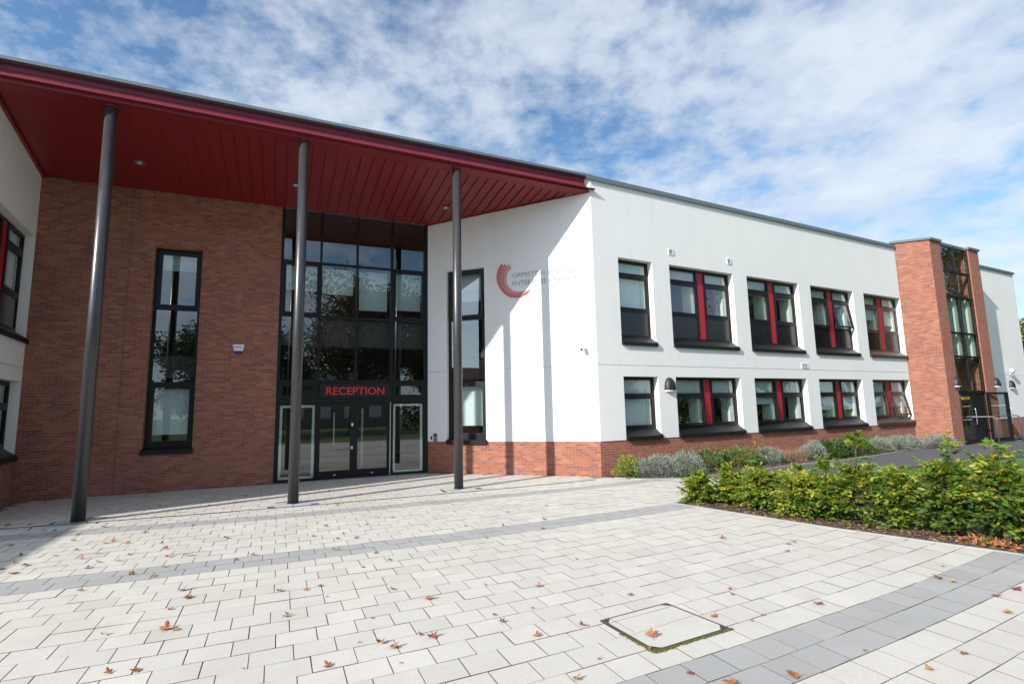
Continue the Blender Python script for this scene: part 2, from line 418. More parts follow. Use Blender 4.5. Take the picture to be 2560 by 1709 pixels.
def sash(fr, u0, u1, z0, z1, parent, ang=0.0, o1=-.165, fm='black_frame', gm='glass', w=.045):
    xf = tilt(math.radians(ang), z1, o1-.05) if ang else None
    m = MB(); ring(m, fr, u0+.004, u1-.004, z0+.004, z1-.004, w, o1-.05, o1+.006, xf); m.build('sash', fm, parent)
    pane(fr, u0+w, u1-w, z0+w, z1-w, o1-.025, parent, gm, xf)
def sill(fr, u0, u1, z0, parent, mat, top=.235, drop=.075, out=.055, o_in=-.17):
    m = MB(); m.prism(fr, [(o_in, z0+top), (out, z0+drop), (out, z0-.012), (out-.03, z0-.012), (out-.03, z0+.002), (o_in, z0+.002)][::-1], u0, u1)
    m.build('sill', mat, parent)
def window(fr, u0, u1, zz, kind, label=None, ang={}, blinds=(), fm='black_frame', redlight=True, lining=True):
    z0, z1 = zz; o1 = -.165; zb = z0+.235
    upper = (z1-z0) > 1.9
    ztr = z1-.40 if upper else z1-.475
    zm = z1-1.31 if upper else zb
    W = u1-u0
    cols = [(u0, u1)] if kind == 'single' else [(u0, u0+.474*W), (u0+.583*W, u1)]
    f = MB(); ring(f, fr, u0+.001, u1-.001, zb, z1-.001, .05, o1-.07, o1-.004)
    for a, b in cols:
        for z in ((ztr, zm) if upper else (ztr,)): f.box(fr, a+(.05 if a == u0 else 0), b-(.05 if b == u1 else 0), o1-.07, o1-.002, z-.03, z+.03, 'lr')
    if kind != 'single':
        f.box(fr, cols[0][1]-.025, cols[0][1]+.012, o1-.07, o1, zb+.05, z1-.05); f.box(fr, cols[1][0]-.012, cols[1][0]+.025, o1-.07, o1, zb+.05, z1-.05)
    wd = f.build('window', fm, school)
    if label: wd['label'] = label
    if kind != 'single':
        m = MB(); m.box(fr, cols[0][1]+.0125, cols[1][0]-.0125, o1-.06, o1-.012, zb+.05, z1-.05); m.build('red_panel', 'red_panel', wd)
    for i, (a, b) in enumerate(cols):
        a2 = a+(.05 if a == u0 else .026); b2 = b-(.05 if b == u1 else .026)
        sash(fr, a2, b2, ztr+.03, z1-.05, wd, 0, o1, fm, w=.028)
        sash(fr, a2, b2, (zm+.03) if upper else zb+.05, ztr-.03, wd, ang.get(i, 0), o1, fm)
        if upper:
            m = MB(); m.box(fr, a2+.005, b2-.005, o1-.06, o1-.022, zb+.05, zm-.03); m.build('lower_panel', 'spandrel', wd)
        bh = blinds[i] if i < len(blinds) else 0; bm = b2-(.16 if lining else 0)
        if bh:
            zlo = z1-bh; m = MB(); m.box(fr, a2+.031, bm, o1-.12, o1-.105, zlo, z1-.02)
            m.box(fr, a2+.031, bm, o1-.13, o1-.098, zlo-.025, zlo-.001); m.build('blind', 'blind', wd)
        if lining:
            m = MB(); zl = zm if upper else zb
            m.box(fr, b2-.15, b2-.0, o1-.40, o1-.085, zl, z1-.03); m.build('reveal_lining', 'lining', wd)
            m = MB(); m.box(fr, a2+.0, a2+.03, o1-.45, o1-.185, zl, z1-.03); m.build('reveal_lining', 'lining', wd)
    sill(fr, u0+.004, u1+(.02 if u1 < fr.L-.05 else -.004), z0, wd, fm)
    return wd
window(FS, .77, 1.89, UP, 'single', None, {}, (1.28,))
window(FS, .77, 1.89, LO, 'single', None, {}, (1.2,))
window(FS, *DBL[0], UP, 'double', None, {}, (.44, .40))
window(FS, *DBL[1], UP, 'double', None, {}, (.46, .48))
window(FS, *DBL[2], UP, 'double', 'upper window with its right sash swung open', {0: 3, 1: 8}, (.45, .47))
window(FS, *DBL[3], UP, 'double', 'brown framed upper window against the brick tower', {}, (.85, 1.0), 'brown_frame')
window(FS, *DBL[0], LO, 'double', 'ground floor window with its left sash tilted open', {0: 5}, (.46, .44))
window(FS, *DBL[1], LO, 'double', None, {0: 6}, (.72, .42))
window(FS, *DBL[2], LO, 'double', None, {}, (.95, .95))
window(FS, *DBL[3], LO, 'double', 'brown framed ground floor window with its right sash open', {0: 4, 1: 11}, (.9, .9), 'brown_frame')
window(LW, *LWIN, UP, 'double', None, {}, (.9, 1.1), 'black_frame', True, False)
window(LW, *LWIN, LO, 'double', None, {}, (.5, .5), 'black_frame', True, False)

def tall_window(fr, u0, u1, z0, z1, zt, zl, ang, blinds, o1, deep):
    zb = z0+.13; f = MB(); ring(f, fr, u0+.001, u1-.001, zb, z1-.001, .065, o1-.08, o1)
    f.box(fr, u0+.065, u1-.065, o1-.08, o1, zt-.03, zt+.03, 'lr'); f.box(fr, u0+.065, u1-.065, o1-.08, o1, zl-.03, zl+.03, 'lr')
    wd = f.build('tall_window', 'black_frame', school)
    sash(fr, u0+.065, u1-.065, zt+.03, z1-.065, wd, ang, o1, gm='glass_tint', w=.06)
    pane(fr, u0+.066, u1-.066, zl+.031, zt-.031, o1-.03, wd, 'glass_tint')
    sash(fr, u0+.065, u1-.065, zb+.065, zl-.03, wd, 0, o1, gm='glass', w=.06)
    for a, b in blinds:
        m = MB(); m.box(fr, u0+.09, u1-.09, o1-.2, o1-.185, a, b); m.box(fr, u0+.09, u1-.09, o1-.21, o1-.178, a-.03, a-.001); m.build('blind', 'blind', wd)
    for a, b in ((u0+.002, u0+.05), (u1-.05, u1-.002)): m = MB(); m.box(fr, a, b, o1-.5, o1-.09, zb, z1-.01); m.build('reveal_lining', 'black_frame', wd)
    sill(fr, u0-.02, u1+.02, z0, wd, 'black_frame', .13, .085, .05, o1)
    return wd
tall_window(BW, TW[0], TW[1], TW[2], TW[3], 4.0, 2.32, 0, [(4.95, 5.3), (1.22, 2.2)], -.17, .27)
tall_window(SW, SWH[0], SWH[1], ZP-.05, SWH[3], 3.97, 2.29, 2.5, [(4.5, 5.2), (1.22, 2.2)], -.10, .27)

# ------------------------------------------------------------------ curtain wall and entrance
XL, XR = B1[0], B2[0]; BAY = [(-.015, .82), (.87, 1.70), (1.75, 2.58), (2.65, 3.475)]
o1 = -.03
f = MB()
f.box(BW, XL+.001, -.015, -.14, o1+.012, 0, 6.66); f.box(BW, 3.475, XR+.02, -.14, o1+.012, 0, 6.66)
for a, b in ((.82, .87), (1.70, 1.75), (2.58, 2.65)): f.box(BW, a, b, -.14, o1, 1.84, 6.66)
f.box(BW, .82, .862, -.14, o1, 0, 1.84); f.box(BW, 2.60, 2.65, -.14, o1, 0, 1.84)
for a, b in BAY:
    for z, h in ((5.32, .025), (3.965, .025), (2.36, .035)): f.box(BW, a, b, -.14, o1-.004, z-h, z+h, 'lr')
    f.box(BW, a, b, -.14, o1-.004, 1.84, 1.945, 'lr')
cw = f.build('curtain_wall', 'black_frame', school)
for i, (a, b) in enumerate(BAY):
    pane(BW, a, b, 5.345, 6.66, o1-.05, cw, 'glass_tint')
    if i in (0, 3): sash(BW, a, b, 3.99, 5.295, cw, 0, o1, gm='glass_tint', w=.06)
    else: pane(BW, a, b, 3.99, 5.295, o1-.05, cw, 'glass_tint')
    pane(BW, a, b, 2.395, 3.94, o1-.05, cw, 'glass_tint')
    if i in (0, 3):
        sash(BW, a, b, 1.945, 2.325, cw, 0, o1, gm='glass_tint', w=.075)
        pane(BW, a+.02, b-.02, .05, 1.80, o1-.05, cw, 'glass_tint', name='sidelight_pane')
        m = MB(); ring(m, BW, a+.001, b-.001, .045, 1.838, .02, o1-.07, o1-.01); m.build('sidelight_frame', 'black_frame', cw)
        m = MB(); ring(m, BW, a+.03, b-.03, .06, 1.79, .055, o1-.13, o1-.075); m.build('inner_frame', 'lining', cw)
    else:
        m = MB(); m.box(BW, a, b, -.12, o1-.02, 1.945, 2.325); m.build('blank_panel', 'black_frame', cw)
for i, (lo, dx) in enumerate(((4.68, 0), (4.62, 0), (4.25, .03), (4.30, 0))):
    a, b = BAY[i]; m = MB(); m.box(BW, a+.03+dx, b-.05, -.30, -.285, lo, 5.26); m.box(BW, a+.03+dx, b-.05, -.31, -.278, lo-.025, lo-.001); m.build('blind', 'blind', cw)
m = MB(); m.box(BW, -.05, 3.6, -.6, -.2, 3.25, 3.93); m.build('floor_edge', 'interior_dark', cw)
m = MB(); m.box(BW, 2.575, 2.598, -.08, .012, .01, 1.838); m.build('door_post', 'steel', cw)
for a, b, s in ((.866, 1.703, 1), (1.707, 2.57, -1)):
    d = MB(); d.box(BW, a, a+.05 if s == 1 else a+.085, -.10, o1+.008, .03, 1.83); d.box(BW, b-(.085 if s == 1 else .05), b, -.10, o1+.008, .03, 1.83)
    i0, i1 = (a+.05, b-.085) if s == 1 else (a+.085, b-.05)
    d.box(BW, i0, i1, -.10, o1+.006, .03, .205, 'lr'); d.box(BW, i0, i1, -.10, o1+.006, 1.745, 1.83, 'lr')
    door = d.build('entrance_door', 'black_frame', school)
    pane(BW, i0, i1, .205, 1.745, o1-.03, door, 'glass_tint')
    m = MB()
    if s == 1:
        for z in (.74, 1.30): m.box(BW, b-.062, b-.022, o1+.009, o1+.022, z-.035, z+.035)
        m.build('lock', 'white_plastic', door); m = MB()
    m.box(BW, (i0+i1)/2-.03, (i0+i1)/2+.03, o1+.007, o1+.012, .10, .118); m.build('door_label', 'white_plastic', door)
    m = MB(); m.box(BW, (i0+i1)/2-.012, (i0+i1)/2+.012, -.42, -.39, .8, 1.6) if s == 1 else m.box(BW, i0+.28, i0+.33, -1.5, -1.4, .1, 1.7); m.build('door_closer_rail', 'lining', door)
m = MB(); m.box(BW, XL, XR, -.2, .03, -.004, .018); m.build('threshold', 'dull_steel', school)

# ------------------------------------------------------------------ canopy
def front_y(x): return 10.24+(x+4.42)*(10.47-10.24)/(6.75+4.42)
FL = Frame((-4.42, front_y(-4.42)), (C[0], front_y(C[0])))
m = MB(); xe = FL.L-.14                                # fascia: cove profile under a metal cap
ZF = 6.945
prof = [(0.0, ZF), (0.0, ZF+.03), (-.012, ZF+.075), (-.035, ZF+.13), (-.062, ZF+.185), (-.078, ZF+.235), (-.08, ZF+.335), (-.30, ZF+.335), (-.30, ZF)]
m.prism(FL, prof[::-1], 0.0, xe)
canopy = m.build('canopy', 'fascia_red', school)
m = MB(); u = 0
while u < xe:
    m.box(FL, u+.0015, min(u+2.35, xe+.16)-.0015, -.32, .035, ZF+.337, ZF+.395); u += 2.35
m.box(FL, 0, xe, -.29, -.1, ZF+.20, ZF+.336); m.build('cap_flashing', 'coping_grey', canopy)
def side_x(y):   # where the white side wall cuts the soffit
    t = (y-YB)/(C[1]-YB); return B2[0]+t*(C[0]-B2[0])
def left_x(y):
    t = (y-YB)/(LC[1]-YB); return B0[0]+t*(LC[0]-B0[0])
m = MB(); bw = .2375; x = -5.0; k = 0
while x < 6.8:
    a, b = x+.004, x+bw-.004; yf = front_y(x)+.26
    corners = []
    def clip_y(xx):       # far end of a board at this x
        if xx <= B2[0]: return YB-.002
        t = (xx-B2[0])/(C[0]-B2[0]); return YB+t*(C[1]-YB)-.002
    ya, yb = clip_y(a), clip_y(b)
    if a > left_x(yf)-.02 and min(ya, yb) > yf+.02:
        dz = .022
        top = [(a, yf, soffit_z(yf)-.004), (b, yf, soffit_z(yf)+dz-.004), (b, yb, soffit_z(yb)+dz-.004), (a, ya, soffit_z(ya)-.004)]
        m.poly(top); m.poly([(a, yf, soffit_z(yf)-.004), (a, ya, soffit_z(ya)-.004), (a, ya, soffit_z(ya)+.03), (a, yf, soffit_z(yf)+.03)])
    x += bw; k += 1
m.build('soffit_boards', 'soffit_red', canopy)
m = MB()
m.poly([(-5.2, 10.15, soffit_z(10.15)+.045), (7.0, 10.4, soffit_z(10.4)+.045), (7.0, YB, soffit_z(YB)+.045), (-5.2, YB, soffit_z(YB)+.045)]); m.build('soffit_backing', 'soffit_red', canopy)
m = MB()   # flat trims: along the front, down both side walls and the back wall
def strip(p, q, w, dz=.0):
    p, q = np.array(p), np.array(q); d = (q-p)/np.linalg.norm(q-p); n = np.array([-d[1], d[0]])
    pts = [p, q, q+n*w, p+n*w]; lo = [(x, y, soffit_z(y)-.012-dz) for x, y in pts]; hi = [(x, y, z+.02) for x, y, z in lo]
    m.poly(lo[::-1]); m.poly(hi)
    for i in range(4): j = (i+1) % 4; m.poly([lo[i], lo[j], hi[j], hi[i]])
strip((-4.42, front_y(-4.42)+.0), (C[0]-.07, front_y(C[0])+.0), .255)
strip((C[0]-.03, C[1]-.01), (B2[0], YB-.02), -.07, .004); strip((LC[0]+.01, LC[1]), (B0[0]+.01, YB), -.05, .002)
m.build('soffit_trim', 'soffit_red', canopy)
for x, y in ((-2.78, 12.28), (.18, 12.29), (3.73, 12.35)):
    z = soffit_z(y); m = MB(); pts = []
    n = 24
    for i in range(n):
        a, b = 2*math.pi*i/n, 2*math.pi*(i+1)/n
        P = lambda r, w, dz: (x+r*math.cos(w), y+r*math.sin(w), soffit_z(y+r*math.sin(w))-dz)
        m.poly([P(.105, a, .006), P(.105, b, .006), P(.10, b, .02), P(.10, a, .02)]); m.poly([P(.10, a, .02), P(.10, b, .02), P(.062, b, .022), P(.062, a, .022)])
        m.poly([P(.062, a, .022), P(.062, b, .022), P(.045, b, .006), P(.045, a, .006)])
    m.build('downlight', 'dull_steel', canopy)
    m = MB(); m.poly([(x+.046*math.cos(2*math.pi*i/16), y+.046*math.sin(2*math.pi*i/16), z-.010) for i in range(16)][::-1]); m.build('downlight_lens', 'white_plastic', canopy)
COLS = [(-2.8104, 10.4349), (.2785, 10.4412), (3.4163, 10.4986)]
for x, y in COLS:
    m = MB(); m.tube([(x, y, -.03), (x, y, 3.4), (x, y, soffit_z(y)-.012)], .0935, 32)
    c = m.build('column', 'column_grey', school)
    m = MB(); m.tube([(x, y, -.01), (x, y, .006)], .104, 32); m.build('column_collar', 'dull_steel', c)
    m = MB(); m.tube([(x, y, soffit_z(y)-.04), (x, y, soffit_z(y)-.013)], .102, 32); m.build('column_head', 'soffit_red', c)

# ------------------------------------------------------------------ brick stair tower on the right
ZTW = 7.40; PW = .73; G1 = 2.90; RP = 3.72
wall('brick_wall', TL, 0, TL.L-.001, -.06, ZTW, [], 'brick', None, .0, .3)
m = MB(); m.box(TQ, 0, PW, -1.0, 0, -.06, ZTW, 'bl'); m.build('brick_pier', 'brick_plain', school)
m = MB(); m.box(TQ, G1, RP, -1.3, 0, -.06, ZTW, 'b'); m.build('brick_pier', 'brick_plain', school)
m = MB(); m.box(TL, -.1, TL.L+.05, -.3, .05, ZTW+.002, ZTW+.085); m.build('coping', 'coping_grey', school)
m = MB(); m.box(TQ, -.05, PW+.05, -1.0, .053, ZTW+.002, ZTW+.088); m.box(TQ, G1-.05, RP+.05, -1.3, .053, ZTW+.002, ZTW+.088)
m.box(TQ, PW+.051, G1-.051, -.9, -.06, ZTW-.02, ZTW+.06); m.build('coping', 'coping_grey', school)
m = MB(); m.slab([tuple(TQ.p(.02, -.05, 0)[:2]), tuple(TQ.p(RP-.02, -.05, 0)[:2]), tuple(TQ.p(RP-.02, -6, 0)[:2]), tuple(TQ.p(-.9, -6, 0)[:2])], ZTW-.06, ZTW-.021); m.build('tower_roof', 'roof_felt', school)
og = -.035; f = MB(); um = (PW+G1)/2
ZR = [1.89, 3.17, 4.04, 5.40, 6.37]
f.box(TQ, PW, PW+.06, og-.1, og, 1.85, ZTW-.02); f.box(TQ, G1-.06, G1, og-.1, og, 1.85, ZTW-.02); f.box(TQ, um-.028, um+.028, og-.1, og+.004, 1.94, ZTW-.02)
for z in ZR:
    for a, b in ((PW+.06, um-.028), (um+.028, G1-.06)): f.box(TQ, a, b, og-.1, og-.003, z-.035, z+.035, 'lr')
tg = f.build('stair_window', 'black_frame', school); tg['label'] = 'tall glazed stair window between the two brick piers'
for lo, hi in zip(ZR, ZR[1:]+[ZTW-.02]):
    for a, b in ((PW+.06, um-.028), (um+.028, G1-.06)): pane(TQ, a, b, lo+.035, hi-.035, og-.02, tg, 'glass_clear')
m = MB(); m.box(TQ, PW+.1, G1-.1, -1.6, -1.5, 3.15, 5.35); m.box(TQ, G1-.30, G1-.07, -1.45, og-.11, 3.13, 5.4); m.box(TQ, um-.22, um+.02, -1.4, og-.13, 3.13, 5.38); m.build('stair_hall_wall', 'lining', tg)
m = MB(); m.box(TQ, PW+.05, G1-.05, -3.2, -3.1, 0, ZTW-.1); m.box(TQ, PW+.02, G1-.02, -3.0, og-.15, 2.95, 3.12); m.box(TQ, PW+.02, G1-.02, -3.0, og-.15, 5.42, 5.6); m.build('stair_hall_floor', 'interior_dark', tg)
m = MB()
xf = None
for t in range(9): m.box(TQ, um+.1+t*.07, um+.17+t*.07, -1.4, -1.2, 3.2+t*.12, 3.32+t*.12)
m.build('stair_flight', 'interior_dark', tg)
# tower doors: one closed, the other folded back against the pier
def leaf(fr, u0, u1, z1, o, parent_name, hinge=None, ang=0, handle=None, film=False):
    def xf(u, o_, z):
        if hinge is None: return (u, o_, z)
        c, s = math.cos(ang), math.sin(ang); du = u-hinge; do = o_-o
        return (hinge+du*c-do*s, o+du*s+do*c, z)
    d = MB(); w = .085
    d.box(fr, u0, u0+w, o-.04, o+.02, .03, z1, '', xf); d.box(fr, u1-w*1.6, u1, o-.04, o+.02, .03, z1, '', xf)
    d.box(fr, u0+w, u1-w*1.6, o-.04, o+.02, .03, .16, 'lr', xf); d.box(fr, u0+w, u1-w*1.6, o-.04, o+.02, z1-.08, z1, 'lr', xf)
    D = d.build(parent_name, 'black_frame', school)
    pane(fr, u0+w, u1-w*1.6, .16, z1-.08, o-.01, D, 'glass_clear', xf)
    m = MB(); hx = u1-w*.8 if handle is None else handle
    P = [fr.p(*xf(hx, q, z)) for q, z in ((o+.02, .70), (o+.075, .70), (o+.085, .74), (o+.085, 1.22), (o+.075, 1.26), (o+.02, 1.26))]
    m.tube(P, .015, 8); m.build('door_handle', 'steel', D)
    m = MB()
    for k in range(9): m.box(fr, u0+w+.05+k*.085, u0+w+.08+k*.085, o+.021, o+.023, 1.34, 1.365, '', xf); m.box(fr, u0+w+.05+k*.085, u0+w+.08+k*.085, o+.021, o+.023, .86, .885, '', xf)
    m.build('glazing_markers', 'white_plastic', D)
    if film: m = MB(); m.box(fr, u0+.33, u1-.22, o-.004, o+.004, 1.60, 1.70, '', xf); m.build('yellow_sticker', 'yellow_film', D)
    return D
m = MB(); m.box(TQ, PW, PW+.07, -.2, -.06, 0, 1.90); m.box(TQ, G1-.07, G1, -.2, -.06, 0, 1.90); m.box(TQ, PW+.07, G1-.07, -.2, -.06, 1.855, 1.93); m.build('door_frame', 'black_frame', school)
leaf(TQ, PW+.075, um+.12, 1.85, -.10, 'tower_door', None, 0, None, True)
leaf(TQ, G1-.09, G1+.98, 1.85, .02, 'tower_door', G1-.09, math.radians(13))
m = MB(); m.box(TQ, um+.125, G1-.20, -.13, -.075, .03, 1.852); m.build('door_side_panel', 'black_frame', school)
m = MB(); m.box(TQ, PW+.1, G1-.1, -1.0, -.9, .02, 1.2); m.build('lobby_board', 'lining', tg)

# ------------------------------------------------------------------ vents, lamps, alarm, camera, intercom
def vent(fr, u0, u1, z0, z1):
    m = MB(); ring(m, fr, u0, u1, z0, z1, .022, .0005, .016); n = max(4, int((z1-z0)/.028))
    for i in range(n):
        z = z0+.024+(z1-z0-.048)*(i+.5)/n; h = (z1-z0-.048)/n*.32
        m.prism(fr, [(.002, z+h), (.013, z-h*.2), (.013, z-h), (.002, z-h*.1)], u0+.022, u1-.022)
    v = m.build('vent', 'white_plastic', school); m = MB(); m.box(fr, u0+.02, u1-.02, .0002, .0015, z0+.02, z1-.02); m.build('vent_backing', 'interior_dark', v)
vent(FS, 2.49, 2.67, 5.60, 5.77); vent(FS, 4.74, 4.91, 5.60, 5.77); vent(FS, 7.72, 8.05, 2.65, 2.81)
m = MB(); m.box(FS, 0.0, 0.0001, 0, 0.0001, .8, .8001)
def wall_light(fr, u, z, label):
    at = fr.p(u, 0, z-.17); r = empty('wall_light', at, label, 'wall light', 'black bulkhead lights on the walls')
    m = MB(); nu, nz = 14, 12; grid = []
    for j in range(nz+1):
        t = j/nz; zz = z-.15+.32*t; k = math.sqrt(max(0, 1-t**2.3)); hw = .175*(k*.93+.02) ; dp = .15*(k*.95)+.012
        row = []
        for i in range(nu+1):
            a = math.pi*i/nu; row.append(fr.p(u-hw*math.cos(a), .004+dp*math.sin(a)**.8, zz))
        grid.append(row)
    for j in range(nz):
        for i in range(nu): m.poly([grid[j][i], grid[j][i+1], grid[j+1][i+1], grid[j+1][i]], smooth=True)
    m.poly(grid[0][::-1]); m.build('housing', 'black_plastic', r)
    m = MB(); q = [fr.p(u-.15*math.cos(math.pi*i/nu), .012+.125*math.sin(math.pi*i/nu)**.8, z-.156) for i in range(nu+1)]
    q2 = [(a, b, c-.03) for a, b, c in q]
    for i in range(nu): m.poly([q2[i], q2[i+1], q[i+1], q[i]])
    m.poly(q2[::-1]); m.build('diffuser', 'white_plastic', r)
wall_light(FS, 2.245, 2.15, 'black bulkhead wall light on the white front between the ground floor windows')
wall_light(TQ, .62, 2.24, 'black bulkhead light on the brick pier left of the tower doors')
wall_light(TQ, 3.70, 2.24, 'black bulkhead light on the brick pier right of the tower doors')
wall_light(FS, 21.95, 2.22, 'black bulkhead light cut off at the edge on the far white wall')

def text_mesh(body, fr, u0, u1, z0, z1, o, ext, name, mat, parent, at=None, offset=0.0, shear=None):
    cu = bpy.data.curves.new('lettering', 'FONT'); cu.body = body; cu.extrude = .02; cu.offset = offset; cu.resolution_u = 4
    ob = bpy.data.objects.new('lettering', cu); COL.objects.link(ob); bpy.context.view_layer.update()
    me = bpy.data.meshes.new_from_object(ob.evaluated_get(bpy.context.evaluated_depsgraph_get()))
    bpy.data.objects.remove(ob); bpy.data.curves.remove(cu)
    V = np.array([v.co[:] for v in me.vertices]); lo, hi = V.min(0), V.max(0)
    m = MB(); R = []
    for x, y, z in V:
        R.append(fr.p(u0+(x-lo[0])/(hi[0]-lo[0])*(u1-u0), o+(z-lo[2])/(hi[2]-lo[2])*ext, z0+(y-lo[1])/(hi[1]-lo[1])*(z1-z0)))
    m.v = R; m.f = [tuple(p.vertices) for p in me.polygons]; m.uv = [[(0, 0)]*len(f) for f in m.f]; m.sm = [False]*len(m.f)
    bpy.data.meshes.remove(me); return m.build(name, mat, parent)
sg = empty('reception_sign', BW.p(1.72, 0, 1.95), 'black sign board with red RECEPTION lettering above the entrance doors', 'sign')
m = MB(); m.box(BW, .885, 2.572, o1-.019, .004, 1.952, 2.318); m.build('sign_board', 'sign_board', sg, bevel=.003)
text_mesh('RECEPTION', BW, 1.03, 2.43, 2.03, 2.22, .006, .012, 'lettering', 'sign_red', sg, offset=.012)
lg = empty('wall_logo', SW.p(2.9, 0, 4.39), 'triple red swoosh logo with raised white lettering on the white side wall', 'logo')
OUT = {'o1': [(2.119,5.327),(2.041,5.216),(1.987,5.08),(1.977,4.962),(2.0,4.83),(2.064,4.683),(2.173,4.534),(2.293,4.448),(2.425,4.399),(2.556,4.393),(2.687,4.419),(2.796,4.467),(2.873,4.523),(2.928,4.576)],
 'i1': [(2.215,5.232),(2.17,5.190),(2.123,5.131),(2.088,5.037),(2.084,4.929),(2.106,4.819),(2.154,4.707),(2.23,4.603),(2.317,4.526),(2.404,4.476),(2.513,4.448),(2.622,4.44),(2.731,4.457),(2.818,4.491),(2.884,4.533),(2.928,4.577)],
 'o2': [(2.224,5.305),(2.187,5.26),(2.141,5.173),(2.103,5.047),(2.094,4.928),(2.117,4.818),(2.166,4.711),(2.241,4.613),(2.328,4.536),(2.426,4.487),(2.524,4.462),(2.623,4.456),(2.721,4.474),(2.808,4.508),(2.886,4.595)],
 'i2': [(2.309,5.214),(2.253,5.161),(2.212,5.1),(2.183,5.028),(2.168,4.943),(2.179,4.834),(2.211,4.734),(2.264,4.654),(2.329,4.584),(2.427,4.527),(2.536,4.503),(2.645,4.502),(2.733,4.52),(2.809,4.55),(2.886,4.596)],
 'o3': [(2.333,5.282),(2.287,5.231),(2.23,5.131),(2.194,5.037),(2.179,4.942),(2.19,4.833),(2.222,4.738),(2.276,4.663),(2.341,4.595),(2.439,4.538),(2.537,4.517),(2.635,4.516),(2.722,4.535),(2.848,4.593)],
 'i3': [(2.398,5.186),(2.33,5.131),(2.273,5.051),(2.243,4.946),(2.246,4.849),(2.277,4.749),(2.32,4.681),(2.385,4.61),(2.472,4.555),(2.57,4.532),(2.668,4.537),(2.766,4.559),(2.848,4.594)]}
def resample(P, n):
    P = np.array(P); d = np.r_[0, np.cumsum(np.linalg.norm(np.diff(P, axis=0), axis=1))]; t = np.linspace(0, d[-1], n)
    # smooth by Catmull-like cubic through chord parameter
    q = np.c_[np.interp(t, d, P[:, 0]), np.interp(t, d, P[:, 1])]
    for _ in range(3): q[1:-1] = .25*q[:-2]+.5*q[1:-1]+.25*q[2:]
    return q
for k, mt, oo in ((1, 'swoosh_dark', .014), (2, 'swoosh_mid', .022), (3, 'swoosh_light', .030)):
    a, b = resample(OUT[f'o{k}'], 46), resample(OUT[f'i{k}'], 46); m = MB(); o0 = oo-.010
    for i in range(45):
        q = [a[i], b[i], b[i+1], a[i+1]]
        m.poly([SW.p(u, oo, z) for u, z in q]); m.poly([SW.p(u, o0, z) for u, z in q][::-1])
        m.poly([SW.p(*(a[i][0], oo, a[i][1])), SW.p(a[i+1][0], oo, a[i+1][1]), SW.p(a[i+1][0], o0, a[i+1][1]), SW.p(a[i][0], o0, a[i][1])])
        m.poly([SW.p(b[i][0], o0, b[i][1]), SW.p(b[i+1][0], o0, b[i+1][1]), SW.p(b[i+1][0], oo, b[i+1][1]), SW.p(b[i][0], oo, b[i][1])])
    m.poly([SW.p(a[0][0], oo, a[0][1]), SW.p(a[0][0], o0, a[0][1]), SW.p(b[0][0], o0, b[0][1]), SW.p(b[0][0], oo, b[0][1])])
    m.build('swoosh', mt, lg)
text_mesh('ORMISTON ILKESTON', SW, 2.415, 4.095, 4.922, 5.04, .002, .014, 'lettering', 'letter_white', lg, offset=-.010)
text_mesh('ENTERPRISE ACADEMY', SW, 2.415, 4.168, 4.715, 4.832, .002, .014, 'lettering', 'letter_white', lg, offset=-.010)

al = empty('alarm_box', BW.p(-.91, 0, 2.98), 'white shield shaped alarm box with a blue base on the brick wall', 'alarm box')
def shield(pts, o0, o1_, name, mat, inset=.012):
    m = MB(); cx = sum(p[0] for p in pts)/len(pts); cz = sum(p[1] for p in pts)/len(pts)
    inn = [(cx+(u-cx)*(1-inset/.1), cz+(z-cz)*(1-inset/.1)) for u, z in pts]; n = len(pts)
    m.poly([BW.p(u, o1_, z) for u, z in inn])
    for i in range(n):
        j = (i+1) % n
        m.poly([BW.p(pts[i][0], o1_-.02, pts[i][1]), BW.p(pts[j][0], o1_-.02, pts[j][1]), BW.p(inn[j][0], o1_, inn[j][1]), BW.p(inn[i][0], o1_, inn[i][1])])
        m.poly([BW.p(pts[i][0], o0, pts[i][1]), BW.p(pts[j][0], o0, pts[j][1]), BW.p(pts[j][0], o1_-.02, pts[j][1]), BW.p(pts[i][0], o1_-.02, pts[i][1])])
    return m.build(name, mat, al)
shield([(-1.0, 3.05), (-.82, 3.05), (-.79, 3.17), (-.795, 3.21), (-1.025, 3.21), (-1.03, 3.17)], .001, .07, 'cover', 'white_plastic')
shield([(-.955, 2.985), (-.865, 2.985), (-.822, 3.048), (-.998, 3.048)], .001, .062, 'strobe_lens', 'blue_plastic')
text_mesh('security', BW, -.995, -.845, 3.115, 3.165, .0705, .002, 'lettering', 'blue_print', al, offset=.02)

cm = empty('security_camera', SW.p(4.21, 0, 2.95), 'small white security camera near the corner of the sunlit white wall', 'camera')
m = MB(); m.tube([SW.p(4.21, 0, 3.0), SW.p(4.21, .03, 3.0)], .045, 16); m.tube([SW.p(4.21, .03, 3.0), SW.p(4.205, .07, 2.985)], .02, 10); m.build('mount', 'white_plastic', cm)
m = MB(); m.tube([SW.p(4.21, .05, 3.0), SW.p(4.19, .11, 2.985), SW.p(4.165, .17, 2.965)], [.035, .042, .04], 16); b = m.build('camera_body', 'white_plastic', cm)
m = MB(); m.tube([SW.p(4.164, .171, 2.9645), SW.p(4.160, .18, 2.961)], .03, 14); m.build('lens', 'black_plastic', cm)
cm = empty('security_camera', FS.p(21.9, 0, 2.95), 'white security camera on a bracket on the far white wall', 'camera')
m = MB(); m.tube([FS.p(21.95, .0, 2.62), FS.p(21.95, .12, 2.66), FS.p(21.93, .2, 2.74)], .022, 8); m.build('mount', 'white_plastic', cm)
m = MB(); m.box(FS, 21.72, 22.0, .12, .24, 2.74, 2.86); m.build('camera_body', 'white_plastic', cm, bevel=.02)
